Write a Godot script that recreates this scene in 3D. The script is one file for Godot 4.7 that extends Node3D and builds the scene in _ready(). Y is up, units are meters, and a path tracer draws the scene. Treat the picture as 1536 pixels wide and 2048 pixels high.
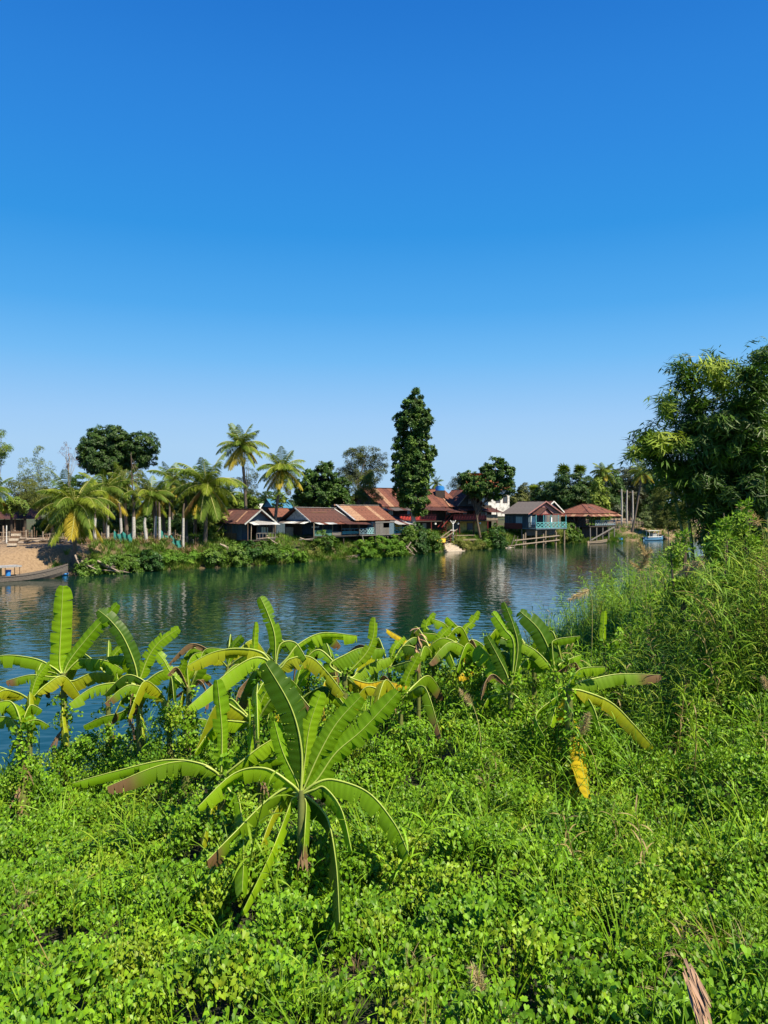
extends Node3D
# River view: a vine-covered near bank with banana plants, a green river, stilt houses and palms on the far bank.
const F := 1538.0        # lens: photo pixels per unit of slope
const EYE := 6.1         # eye height above the water
const HOR := 1020.0
var rg := RandomNumberGenerator.new()
var names := {}
var mats := {}
var sheet_cache := {}
var n1 := FastNoiseLite.new()
var n2 := FastNoiseLite.new()

class MB:
	var v := PackedVector3Array()
	var n := PackedVector3Array()
	var c := PackedColorArray()
	var ix := PackedInt32Array()
	var col := Color.WHITE
	func vert(p: Vector3, nn: Vector3) -> int:
		v.append(p); n.append(nn); c.append(col)
		return v.size() - 1
	func tri(a: Vector3, b: Vector3, d: Vector3) -> void:      # counter-clockwise seen from outside
		var nn := (b - a).cross(d - a).normalized()
		var i := vert(a, nn); vert(b, nn); vert(d, nn)
		ix.append_array(PackedInt32Array([i, i + 2, i + 1]))
	func quad(a: Vector3, b: Vector3, d: Vector3, e: Vector3) -> void:
		var nn := (d - a).cross(e - b).normalized()
		var i := vert(a, nn); vert(b, nn); vert(d, nn); vert(e, nn)
		ix.append_array(PackedInt32Array([i, i + 2, i + 1, i, i + 3, i + 2]))
	func box(t: Transform3D, s: Vector3) -> void:
		var h := s * 0.5
		for k in 3:
			for sg in [-1.0, 1.0]:
				var a := Vector3.ZERO; a[k] = sg
				var b := Vector3.ZERO; b[(k + 1) % 3] = 1.0
				var d := Vector3.ZERO; d[(k + 2) % 3] = sg
				quad(t * ((a - b - d) * h), t * ((a + b - d) * h), t * ((a + b + d) * h), t * ((a - b + d) * h))
	func beam(a: Vector3, b: Vector3, w: float, h: float) -> void:
		var x := (b - a).normalized()
		var up := Vector3.UP if absf(x.y) < 0.95 else Vector3(0.3, 0, 1).normalized()
		var z := x.cross(up).normalized()
		box(Transform3D(Basis(x, z.cross(x), z), (a + b) * 0.5), Vector3((b - a).length(), h, w))
	func tube(pts: Array, radii: Array, seg := 7, cap := true) -> void:
		var first := v.size()
		var side := Vector3.ZERO
		for i in pts.size():
			var t: Vector3 = (pts[mini(i + 1, pts.size() - 1)] - pts[maxi(i - 1, 0)]).normalized()
			if i == 0:
				side = t.cross(Vector3.UP if absf(t.y) < 0.9 else Vector3.RIGHT).normalized()
			side = (side - t * side.dot(t)).normalized()
			var o := t.cross(side)
			for k in seg:
				var an := TAU * k / seg
				var r := side * cos(an) + o * sin(an)
				vert(pts[i] + r * radii[i], r)
		for i in pts.size() - 1:
			for k in seg:
				var a := first + i * seg + k
				var b := first + i * seg + (k + 1) % seg
				ix.append_array(PackedInt32Array([a, a + seg, b, b, a + seg, b + seg]))
		if cap:
			for e in [0, pts.size() - 1]:
				var t: Vector3 = (pts[e] - pts[1 if e == 0 else e - 1]).normalized()
				var ci := vert(pts[e], t)
				for k in seg:
					ix.append_array(PackedInt32Array([ci, first + e * seg + (k if e == 0 else (k + 1) % seg), first + e * seg + ((k + 1) % seg if e == 0 else k)]))
	func ball(ce: Vector3, r: Vector3, seg := 10, rings := 6) -> void:
		var f := v.size()
		for i in rings + 1:
			var ph := PI * i / rings
			for k in seg:
				var an := TAU * k / seg
				var d := Vector3(sin(ph) * cos(an), cos(ph), sin(ph) * sin(an))
				vert(ce + d * r, (d / r).normalized())
		for i in rings:
			for k in seg:
				var a := f + i * seg + k
				var b := f + i * seg + (k + 1) % seg
				ix.append_array(PackedInt32Array([a, a + seg, b, b, a + seg, b + seg]))
	func mesh() -> ArrayMesh:
		var arr := []
		arr.resize(Mesh.ARRAY_MAX)
		arr[Mesh.ARRAY_VERTEX] = v; arr[Mesh.ARRAY_NORMAL] = n; arr[Mesh.ARRAY_COLOR] = c; arr[Mesh.ARRAY_INDEX] = ix
		var m := ArrayMesh.new()
		m.add_surface_from_arrays(Mesh.PRIMITIVE_TRIANGLES, arr)
		return m

# ------------------------------------------------------------------ helpers
func P(px: float, py: float, d: float) -> Vector3:
	return Vector3((px - 768.0) / F * d, EYE - (py - HOR) / F * d, -d)
func S(n: float, d: float) -> float:
	return n / F * d
func rr(a: float, b: float) -> float:
	return rg.randf_range(a, b)
func rdir() -> Vector3:
	var z := rr(-1, 1)
	var a := rr(0, TAU)
	var r := sqrt(1 - z * z)
	return Vector3(r * cos(a), z, r * sin(a))
func numbered(called: String) -> String:
	var k: int = names.get(called, 0)
	names[called] = k + 1
	return called if k == 0 else "%s_%03d" % [called, k]
func obj(called: String, m: Mesh, mat: Material, parent: Node) -> MeshInstance3D:
	var o := MeshInstance3D.new()
	o.name = numbered(called) if parent == self else called
	o.mesh = m
	o.material_override = mat
	parent.add_child(o, true)
	return o
func tag(o: Node, label: String, category: String, group := "", kind := "") -> void:
	if label: o.set_meta("label", label)
	if category: o.set_meta("category", category)
	if group: o.set_meta("group", group)
	if kind: o.set_meta("kind", kind)
func thing(called: String, label: String, category: String, at := Vector3.ZERO, turn := 0.0, group := "") -> Node3D:
	var o := Node3D.new()
	o.name = numbered(called)
	add_child(o)
	o.position = at
	o.rotation.y = deg_to_rad(turn)
	tag(o, label, category, group)
	return o
func bx(parent: Node, called: String, mat: Material, ce: Vector3, s: Vector3, b := Basis()) -> MeshInstance3D:
	var m := MB.new()
	m.box(Transform3D(b, ce), s)
	return obj(called, m.mesh(), mat, parent)
func bm(parent: Node, called: String, mat: Material, a: Vector3, b: Vector3, w: float, h := 0.0) -> MeshInstance3D:
	var m := MB.new()
	m.beam(a, b, w, h if h > 0.0 else w)
	return obj(called, m.mesh(), mat, parent)
func pole(parent: Node, called: String, mat: Material, a: Vector3, b: Vector3, r: float, r2 := 0.0) -> MeshInstance3D:
	var m := MB.new()
	var mid := (a + b) * 0.5 + Vector3(rr(-1, 1), 0, rr(-1, 1)) * r * 0.5
	m.tube([a, mid, b], [r, (r + (r2 if r2 > 0 else r)) * 0.5, r2 if r2 > 0 else r], 7)
	return obj(called, m.mesh(), mat, parent)
func noise_tex(freq: float, stops: Array, size := 256, octaves := 4, sd := 1, nmap := false, bump := 4.0) -> NoiseTexture2D:
	var no := FastNoiseLite.new()
	no.noise_type = FastNoiseLite.TYPE_SIMPLEX_SMOOTH
	no.frequency = freq
	no.fractal_octaves = octaves
	no.seed = sd
	var t := NoiseTexture2D.new()
	t.width = size; t.height = size; t.seamless = true
	t.noise = no
	if nmap:
		t.as_normal_map = true
		t.bump_strength = bump
	elif stops.size():
		var g := Gradient.new()
		var off := PackedFloat32Array()
		var cs := PackedColorArray()
		for s in stops:
			off.append(s[0]); cs.append((s[1] as Color).linear_to_srgb())
		g.offsets = off; g.colors = cs
		t.color_ramp = g
	return t
func mat(key: String, c := Color.WHITE, rough := 0.8, tex: Texture2D = null, sc := 1.0) -> StandardMaterial3D:
	if mats.has(key): return mats[key]
	var m := StandardMaterial3D.new()
	m.resource_name = key
	m.albedo_color = c.linear_to_srgb()
	m.roughness = rough
	if tex:
		m.albedo_texture = tex
		m.uv1_triplanar = true
		m.uv1_scale = Vector3.ONE * sc
	mats[key] = m
	return m
func leafmat(key: String, back: Color, rough := 0.5, spec := 0.5) -> StandardMaterial3D:
	if mats.has(key): return mats[key]
	var m := mat(key, Color.WHITE, rough)
	m.vertex_color_use_as_albedo = true
	m.metallic_specular = spec
	m.backlight_enabled = true
	m.backlight = back.linear_to_srgb()
	m.cull_mode = BaseMaterial3D.CULL_DISABLED
	return m
func multi(parent: Node, called: String, m: Mesh, mt: Material, tr: Array, cs: Array) -> MultiMeshInstance3D:
	var mm := MultiMesh.new()
	mm.transform_format = MultiMesh.TRANSFORM_3D
	mm.use_colors = true
	mm.mesh = m
	mm.instance_count = tr.size()
	for i in tr.size():
		mm.set_instance_transform(i, tr[i])
		mm.set_instance_color(i, cs[i])
	var o := MultiMeshInstance3D.new()
	o.name = numbered(called) if parent == self else called
	o.multimesh = mm
	o.material_override = mt
	parent.add_child(o, true)
	o.set_meta("kind", "stuff")
	return o
func pl(xs: Array, ys: Array, x: float) -> float:      # piecewise linear
	if x <= xs[0]: return ys[0]
	for i in xs.size() - 1:
		if x <= xs[i + 1]:
			return lerpf(ys[i], ys[i + 1], (x - xs[i]) / (xs[i + 1] - xs[i]))
	return ys[-1]
func near_shore(x: float) -> float:
	return pl([-60.0, -30.0, -12.0, -7.0, -4.0, 0.0, 3.0, 6.0, 10.0, 14.0, 20.0, 40.0, 80.0, 160.0], [9.0, 13.0, 15.5, 16.0, 18.0, 21.5, 24.0, 28.0, 36.0, 46.0, 58.0, 86.0, 120.0, 190.0], x)
func far_shore(x: float) -> float:
	return pl([-200.0, -100.0, -45.0, -32.8, -29.9, -25.2, -19.2, -13.6, -8.9, -4.3, 2.8, 7.5, 12.5, 18.6, 25.0, 36.0, 45.5, 59.0, 71.0, 97.0, 180.0, 300.0], [20.0, 34.0, 58.5, 67.5, 73.0, 76.5, 80.0, 84.5, 91.0, 96.5, 103.0, 112.0, 118.0, 123.0, 131.0, 142.0, 150.0, 161.0, 172.0, 195.0, 260.0, 345.0], x)
func near_g(x: float, d: float) -> float:
	var s := near_shore(x) - d
	var st := pl([-6.0, 0.0, 3.0, 5.0, 7.0], [0.80, 1.20, 1.25, 1.7, 2.4], x)
	var u := 1.0 - clampf(s / 4.0, 0.0, 1.0)
	var h := st * (1.0 - u * u) + maxf(s - 4.0, 0.0) * pl([-6.0, 0.0, 3.0, 5.0, 7.0], [0.13, 0.105, 0.083, 0.08, 0.13], x)
	if s < 0.0: h = maxf(s * 0.5, -2.0)
	var k := clampf(0.5 + 0.5 * (3.1 - h) / 0.8, 0.0, 1.0)
	return lerpf(3.1, h, k) - 0.8 * k * (1.0 - k)
func far_g(x: float, d: float) -> float:
	var s := d - far_shore(x) + n1.get_noise_2d(x * 3.0, d * 3.0) * (0.9 if x > -25.0 else 0.0)
	if s < 0.0: return maxf(s * 0.4, -2.0)
	var w := 6.0 if x < -23.0 else 11.0
	return 2.9 * smoothstep(-0.35, 1.0, s / w) - 0.27 + n1.get_noise_2d(x * 6.0, d * 6.0) * 0.18 + minf(maxf(s - w, 0.0) * 0.006, 0.5)
func G(px: float, d: float, dy := 0.0) -> Vector3:      # a point on the far ground straight below a pixel column
	var x := (px - 768.0) / F * d
	return Vector3(x, far_g(x, d) + dy, -d)
func smooth_pts(pts: Array, k: int) -> Array:
	var o := []
	var n := pts.size()
	for i in n - 1:
		var a: Vector3 = pts[maxi(i - 1, 0)]
		var b: Vector3 = pts[i]
		var c: Vector3 = pts[i + 1]
		var d: Vector3 = pts[mini(i + 2, n - 1)]
		for j in k:
			o.append(b.cubic_interpolate(c, a, d, float(j) / k))
	o.append(pts[n - 1])
	return o

# ------------------------------------------------------------------ plants
func tint(cs: Array, j := 0.18) -> Color:
	var a: Color = cs[rg.randi() % cs.size()]
	var b: Color = cs[rg.randi() % cs.size()]
	var c := a.lerp(b, rg.randf())
	var k := rr(1.0 - j, 1.0 + j)
	return Color(c.r * k, c.g * k, c.b * k)
func basis_up(up: Vector3, spin: float) -> Basis:
	var y := up.normalized()
	var x := y.cross(Vector3(0.31, 0.2, 0.93)).normalized()
	return Basis(x, y, x.cross(y)).rotated(y, spin)
func facing(up: Vector3, spin: float) -> Basis:      # like basis_up, but +Z stays towards the sunny side of the slope
	var y := up.normalized()
	var x := y.cross(Vector3(0, 0, 1)).normalized()
	return Basis(x, y, x.cross(y)).rotated(y, spin)
func blade(m: MB, base: Vector3, dir: Vector3, up: Vector3, length: float, wide: float, droop: float, seg := 3) -> void:
	# a grass or lance leaf: a tapering strip that bends down, keeled along its middle
	var p := base
	var t := dir.normalized()
	var prev := []
	for i in seg + 1:
		var u := float(i) / seg
		var s := t.cross(up).normalized()
		if s.length() < 0.1: s = Vector3.RIGHT
		var w := wide * 0.5 * (sin(PI * clampf(u * 0.85 + 0.12, 0, 1)) if i < seg else 0.02)
		var row := [p - s * w + up * w * 0.35, p + s * w + up * w * 0.35]
		if i > 0:
			m.quad(prev[0], prev[1], row[1], row[0])
		prev = row
		p += t * length / seg
		t = (t + Vector3.DOWN * droop / seg).normalized()
func cluster_mesh(n: int, rad: float, length: float, wide: float, droop := 0.5, sd := 1) -> ArrayMesh:
	# a spray of n leaves, each a folded lozenge
	rg.seed = sd
	var m := MB.new()
	for i in n:
		var d := rdir()
		d.y = absf(d.y) * 0.6 + 0.1
		var b := rdir() * rad
		b.y *= 0.6
		var t := (d + Vector3.DOWN * droop).normalized()
		var s := t.cross(Vector3.UP + rdir() * 0.5).normalized()
		var nn := s.cross(t)
		var l := length * rr(0.7, 1.2)
		var w := wide * rr(0.7, 1.2) * 0.5
		var sh := rr(0.75, 1.2)
		m.col = Color(sh, sh, sh)
		var e := b + t * l
		var c := b + t * l * 0.45
		m.tri(b, c + s * w + nn * w * 0.3, e)
		m.tri(b, e, c - s * w + nn * w * 0.3)
	return m.mesh()
func crown(parent: Node, blobs: Array, lump_r: float, per_m2: float, per: int, m: Mesh, mt: Material, cs: Array, sc := 1.0, called := "crown", flat := 0.7) -> void:
	# leaf sprays on lumps set over the surface of ellipsoids [centre, radii]; the lumps leave gaps between them
	var tr := []
	var col := []
	for bl in blobs:
		var ce: Vector3 = bl[0]
		var r: Vector3 = bl[1]
		var area := 4.0 * PI * pow((pow(r.x * r.y, 1.6) + pow(r.x * r.z, 1.6) + pow(r.y * r.z, 1.6)) / 3.0, 1.0 / 1.6)
		for i in maxi(3, int(area * per_m2)):
			var d := rdir()
			var lc := ce + d * r * rr(0.62, 1.02)
			var lr := lump_r * rr(0.6, 1.25)
			var base := tint(cs, 0.15)
			for k in per:
				var e := (rdir() + d * 0.45 + Vector3.UP * 0.25).normalized()
				var p := lc + e * Vector3(lr, lr * flat, lr) * pow(rg.randf(), 0.4)
				var b := basis_up(e * 0.7 + d * 0.4 + Vector3.UP * 0.5 + rdir() * 0.45, rr(0, TAU)).scaled(Vector3.ONE * sc * rr(0.7, 1.3))
				tr.append(Transform3D(b, p))
				var q := rr(0.85, 1.15)
				col.append(Color(base.r * q, base.g * q, base.b * q))
	multi(parent, called, m, mt, tr, col)
func limbs(parent: Node, mt: Material, trunk: Array, r: float, tips: Array, called := "trunk") -> void:
	var m := MB.new()
	var rs := []
	for i in trunk.size():
		rs.append(r * (1.25 if i == 0 else lerpf(1.0, 0.5, float(i) / (trunk.size() - 1))))
	m.tube(trunk, rs, 8)
	var top: Vector3 = trunk[-1]
	for t in tips:
		var fr: Vector3 = (trunk[trunk.size() - 2] as Vector3).lerp(top, rr(0.2, 1.0))
		var mid: Vector3 = fr.lerp(t, 0.5) + Vector3.UP * rr(0.0, 0.4) + rdir() * 0.2
		m.tube([fr, mid, t], [r * 0.42, r * 0.26, r * 0.08], 5)
	obj(called, m.mesh(), mt, parent)
func frond_mesh(length: float, rise: float, droop: float, n: int, leaflet: float, hang: float, sd: int) -> Array:
	# a feather leaf along +Z: the ribs and the leaflets as two meshes
	rg.seed = sd
	var t := Vector3(0, sin(rise), cos(rise))
	var p := Vector3.ZERO
	var pts := [p]
	var tv := [t]
	for i in n:
		p += t * length / n
		t = (t + Vector3.DOWN * droop / n * (0.5 + 1.0 * i / n)).normalized()
		pts.append(p); tv.append(t)
	var rib := MB.new()
	var rs := []
	for i in n + 1:
		rs.append(lerpf(0.05, 0.012, float(i) / n) * length / 3.6)
	rib.tube(pts, rs, 4)
	var m := MB.new()
	for i in range(2, n + 1):
		var u := float(i) / n
		var ll := leaflet * sin(PI * clampf(0.16 + u * 0.74, 0, 1)) * rr(0.85, 1.1)
		for s in [-1.0, 1.0]:
			for h in 2:
				var q: Vector3 = (pts[i] as Vector3).lerp(pts[i - 1], h * 0.5)
				var d: Vector3 = (Vector3(s, 0, 0) + tv[i] * rr(0.5, 0.8) + Vector3.DOWN * hang * rr(0.3, 0.9)).normalized()
				var sh := rr(0.8, 1.15)
				m.col = Color(sh, sh, sh)
				blade(m, q, d, tv[i].cross(d) * s, ll * rr(0.9, 1.1), 0.055 * length / 3.6, hang * 1.6, 2)
	return [rib.mesh(), m.mesh()]
var fronds := []
var fan_mesh: Mesh
func palm(label: String, crown_at: Vector3, base_at: Vector3, flen: float, n: int, yellow := 0.3, group := "", turn := 0.0) -> Node3D:
	# coconut palm: trunk, fronds (> ribs), hanging nuts
	var t := thing("coconut_palm", label, "palm tree", base_at, 0.0, group)
	var top := crown_at - base_at
	var m := MB.new()
	var pts := []
	var rs := []
	var bend := Vector3(rr(-0.5, 0.5), 0, rr(-0.4, 0.4)) * top.y * 0.07
	for i in 19:
		var u := i / 18.0
		pts.append(top * Vector3(u, u, u) + bend * sin(PI * u))
		rs.append((0.17 + 0.12 * pow(1 - u, 4)) * (1.0 + 0.10 * (i % 2)))
	m.tube(pts, rs, 8)
	obj("trunk", m.mesh(), mat("palm_bark"), t)
	var hub := MB.new()
	hub.tube([top - Vector3.UP * 0.5, top - Vector3.UP * 0.1, top + Vector3.UP * 0.35], [0.16, 0.27, 0.1], 7)
	obj("crown_shaft", hub.mesh(), mat("palm_shaft"), t)
	for i in n:
		var u := (i + 0.5) / n
		var old := u < 0.28
		var v := (6 + rg.randi() % 2) if old else ((4 + rg.randi() % 2) if u < 0.5 else ((2 + rg.randi() % 2) if u < 0.80 else rg.randi() % 2))
		var f: Array = fronds[v]
		var key := "frond_green"
		if rg.randf() < yellow * 0.9: key = "frond_lime"
		if old and rg.randf() < yellow + 0.1: key = "frond_yellow"
		if old and rg.randf() < 0.015: key = "frond_dry"
		var o := obj("frond", f[1], mat(key), t)
		var s := flen / 3.6 * rr(0.85, 1.1) * (0.88 if v < 2 else 1.0)
		o.transform = Transform3D(Basis.from_euler(Vector3(0, turn + i * 2.399 + rr(-0.25, 0.25), rr(-0.25, 0.25))).scaled(Vector3.ONE * s), top + Vector3.UP * 0.15)
		obj("rib", f[0], mat("rib"), o)
	for i in 5:
		var nut := MB.new()
		var a := rr(0, TAU)
		nut.ball(Vector3.ZERO, Vector3(0.12, 0.16, 0.12), 7, 5)
		var o := obj("coconut", nut.mesh(), mat("coconut"), t)
		o.position = top + Vector3(cos(a) * 0.28, -0.25 - rr(0, 0.3), sin(a) * 0.28)
	return t
func fan_palm(label: String, crown_at: Vector3, base_at: Vector3, r: float) -> void:
	var t := thing("fan_palm", label, "palm tree", base_at, 0.0, "fan palms above the dark trees")
	var top := crown_at - base_at
	var m := MB.new()
	m.tube([Vector3.ZERO, top * 0.5, top], [0.3, 0.22, 0.22], 8)
	obj("trunk", m.mesh(), mat("palm_bark"), t)
	for i in 22:
		var d := rdir()
		d.y = d.y * 0.7 + 0.25
		var o := obj("frond", fan_mesh, mat("frond_green" if i % 3 else "frond_lime"), t)
		d = d.normalized()
		var z := d
		var x := Vector3.UP.cross(z).normalized()
		o.transform = Transform3D(Basis(x, z.cross(x), z).scaled(Vector3.ONE * r * rr(0.85, 1.1)), top + d * r * 0.15)
func bush(called: String, label: String, category: String, ce: Vector3, r: Vector3, mt: Material, cs: Array, m: Mesh, lump := 0.35, per := 14, dens := 1.6, group := "", sc := 1.0) -> Node3D:
	# leafy shrub on short stems, its lowest leaves on the ground
	var t := thing(called, label, category, ce, 0.0, group)
	var st := MB.new()
	for i in 5:
		var a := rr(0, TAU)
		var tip := Vector3(cos(a) * r.x * 0.6, r.y * rr(0.9, 1.5), sin(a) * r.z * 0.6)
		st.tube([Vector3(cos(a), 0, sin(a)) * 0.12 + Vector3.DOWN * 0.3, tip * 0.5 + Vector3.UP * 0.1, tip], [0.05, 0.035, 0.012], 5)
	obj("stem", st.mesh(), mat("bark"), t)
	var blobs := [[Vector3(0, r.y * 0.75, 0), r * Vector3(0.8, 0.85, 0.8)]]
	for i in 4:
		var a := i * TAU / 4 + rr(-0.5, 0.5)
		blobs.append([Vector3(cos(a) * r.x * 0.55, r.y * rr(0.3, 0.75), sin(a) * r.z * 0.55), r * rr(0.4, 0.6)])
	crown(t, blobs, lump, dens, per, m, mt, cs, sc, "foliage")
	return t
func tree(called: String, label: String, base: Vector3, trunk_top: float, r: float, blobs: Array, lump: float, dens: float, per: int, m: Mesh, mt: Material, cs: Array, bark: String, group := "", sc := 1.0) -> Node3D:
	# blobs are [world centre, radii]
	var t := thing(called, label, "tree", base, 0.0, group)
	var loc := []
	var tips := []
	for b in blobs:
		loc.append([b[0] - base, b[1]])
		tips.append(b[0] - base + Vector3(0, (b[1] as Vector3).y * 0.3, 0))
		tips.append(b[0] - base + rdir() * b[1] * 0.6)
	var mid: Vector3 = (loc[0][0] as Vector3)
	var tt := Vector3(lerpf(0, mid.x, 0.5), trunk_top, lerpf(0, mid.z, 0.5))
	limbs(t, mat(bark), [Vector3.DOWN * 0.3, tt * 0.5 + Vector3(rr(-1, 1), 0, rr(-1, 1)) * r, tt], r, tips)
	crown(t, loc, lump, dens, per, m, mt, cs, sc)
	return t

# banana
var tones := {"g": Color(0.14, 0.275, 0.007), "l": Color(0.20, 0.345, 0.009), "k": Color(0.05, 0.12, 0.007), "y": Color(0.27, 0.32, 0.012), "Y": Color(0.62, 0.47, 0.02), "d": Color(0.13, 0.24, 0.009), "b": Color(0.22, 0.145, 0.08)}
func banana_leaf(t: Node3D, pts: Array, half: float, kind: String, tone: String) -> void:
	# pts are points in the plant's own axes along the midrib, first the crown
	var sp := smooth_pts(pts, 14 if pts.size() < 4 else 11)
	var n := sp.size()
	var length := 0.0
	for i in n - 1: length += (sp[i + 1] as Vector3).distance_to(sp[i])
	var hint := Vector3(0.12, 0.45, 1.0).normalized() if kind == "u" else Vector3(rr(-0.1, 0.25), 1.0, 0.35).normalized()
	var fold := deg_to_rad(rr(6, 20) if kind == "u" else rr(38, 60))
	var base: Color = tones[tone]
	if tone == "b":
		half *= 0.55
		fold = 1.25
	base = base * rr(0.85, 1.15)
	var dry := Color(0.20, 0.125, 0.06)
	var u0 := 0.10 if kind == "u" else 0.13
	var m := MB.new()
	for sd in [-1.0, 1.0]:
		var i := int(ceil(u0 * n))
		while i < n - 1:
			var e := mini(n - 1, i + (rg.randi() % 4 + 1 if rg.randf() < 0.75 else 7))
			var jit := rr(-0.13, 0.16)
			if rg.randf() < (0.6 if tone == "b" else 0.2): jit += rr(0.2, 0.7)
			var wj := rr(0.92, 1.03)
			if rg.randf() < 0.05 and i > n * 0.3: wj *= rr(0.3, 0.6)
			var gap0 := length * 0.022 * rg.randf() * rg.randf()
			var gap1 := length * 0.022 * rg.randf() * rg.randf()
			var first := m.v.size()
			for k in range(i, e + 1):
				var u := float(k) / (n - 1)
				var q := (u - u0) / (1.0 - u0)
				var tg: Vector3 = ((sp[mini(k + 1, n - 1)] as Vector3) - sp[maxi(k - 1, 0)]).normalized()
				var s := tg.cross(hint).normalized()
				var nn := s.cross(tg)
				var w := half * wj * pow(clampf(q / 0.2, 0.0, 1.0), 0.55) * (1.0 if q < 0.72 else sqrt(maxf(0.12, 1.0 - pow((q - 0.72) / 0.3, 2.0))))
				var toward := 0.0
				if k == i and i > int(ceil(u0 * n)): toward = gap0
				if k == e and e < n - 1: toward = -gap1
				var pleat := (0.35 if k % 2 else -0.35)
				for vi in 4:
					var v := vi / 3.0
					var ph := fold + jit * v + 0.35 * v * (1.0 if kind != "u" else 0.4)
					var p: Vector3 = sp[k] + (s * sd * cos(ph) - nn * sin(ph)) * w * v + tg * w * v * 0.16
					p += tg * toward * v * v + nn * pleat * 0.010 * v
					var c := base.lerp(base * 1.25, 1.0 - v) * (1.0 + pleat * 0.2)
					if tone == "d" and q > 0.78: c = c.lerp(dry, smoothstep(0.78, 0.9, q + 0.06 * jit))
					if tone == "y" and v > 0.6: c = c.lerp(Color(0.55, 0.4, 0.03), (v - 0.6) * 1.4 * rg.randf())
					if tone == "Y" and rg.randf() < 0.12: c = c.lerp(dry, 0.5)
					m.col = c
					m.vert(p, (nn * cos(ph) + s * sd * sin(ph) + tg * pleat * 0.22).normalized())
			for k in e - i:
				for vi in 3:
					var a := first + k * 4 + vi
					if sd > 0: m.ix.append_array(PackedInt32Array([a, a + 4, a + 1, a + 1, a + 4, a + 5]))
					else: m.ix.append_array(PackedInt32Array([a, a + 1, a + 4, a + 1, a + 5, a + 4]))
			i = e
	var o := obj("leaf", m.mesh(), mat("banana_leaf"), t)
	var r := MB.new()
	r.col = Color(0.34, 0.42, 0.08) if tone != "b" else Color(0.3, 0.2, 0.1)
	var rs := []
	for k in n: rs.append(lerpf(0.014, 0.002, float(k) / (n - 1)) * clampf(half / 0.14, 0.5, 1.2))
	var up := []
	for k in n: up.append((sp[k] as Vector3) + Vector3(0, 0.002, 0.003))
	r.tube(up, rs, 5)
	obj("midrib", r.mesh(), mat("banana_rib"), o)
var plant_d := 10.0
var plant: Node3D
var plant_crown := Vector3.ZERO
func banana(label: String, cx: float, cy: float, d: float, r := 0.07) -> void:
	var top := P(cx, cy, d)
	var g := Vector3(top.x + rr(-0.1, 0.1), near_g(top.x, d) - 0.1, top.z + rr(-0.15, 0.15))
	plant = thing("banana_plant", label, "banana plant", g, 0.0, "banana plants on the near bank")
	plant_d = d
	plant_crown = top - g
	if d > 8.5: stems.append(Vector3(g.x, -g.z, clampf(plant_crown.y * 0.42, 0.2, 0.8)))
	var m := MB.new()
	m.tube([Vector3.ZERO, plant_crown * 0.5 + Vector3(0.02, 0, 0), plant_crown + Vector3.UP * 0.05], [r * 1.25, r, r * 0.6], 10)
	obj("stem", m.mesh(), mat("banana_stem"), plant)
	for i in 3:      # old sheaths peeling off the stem
		var sh := MB.new()
		var a := rr(0, TAU)
		var b := plant_crown * rr(0.35, 0.8)
		sh.col = Color(0.17, 0.11, 0.06) * rr(0.7, 1.2)
		for k in 3:
			var dd := Vector3(cos(a + k * 0.4), -1.2, sin(a + k * 0.4))
			blade(sh, b + Vector3(cos(a), 0, sin(a)) * r, dd, Vector3(cos(a), 0.3, sin(a)), rr(0.2, 0.42), 0.035, 0.8, 4)
		obj("dead_leaf", sh.mesh(), mat("dry_leaf"), plant)
func lf(xy: Array, wide: float, kind := "a", tone := "g") -> void:
	var pts := [plant_crown]
	var n := xy.size() / 2
	for i in n:
		var u := (i + 1.0) / n
		var rise: float = (xy[1] - xy[i * 2 + 1])
		var dd := 0.0
		if kind == "u": dd = 0.10 * u
		else: dd = clampf(rise * 0.004, -0.7, 0.35) * u + sin(float(xy[0]) * 0.37 + n) * 0.22 * u
		var p := P(xy[i * 2], xy[i * 2 + 1], plant_d + dd)
		while dd > -2.6 and p.y < near_g(p.x, plant_d + dd) + 0.58:
			dd -= 0.08
			p = P(xy[i * 2], xy[i * 2 + 1], plant_d + dd)
		pts.append(p - plant.position)
	if (pts[0] as Vector3).distance_to(pts[1]) < 0.05: pts.remove_at(0)
	banana_leaf(plant, pts, S(wide, plant_d) * (0.47 if kind == "u" else 0.64), kind, tone)

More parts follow.
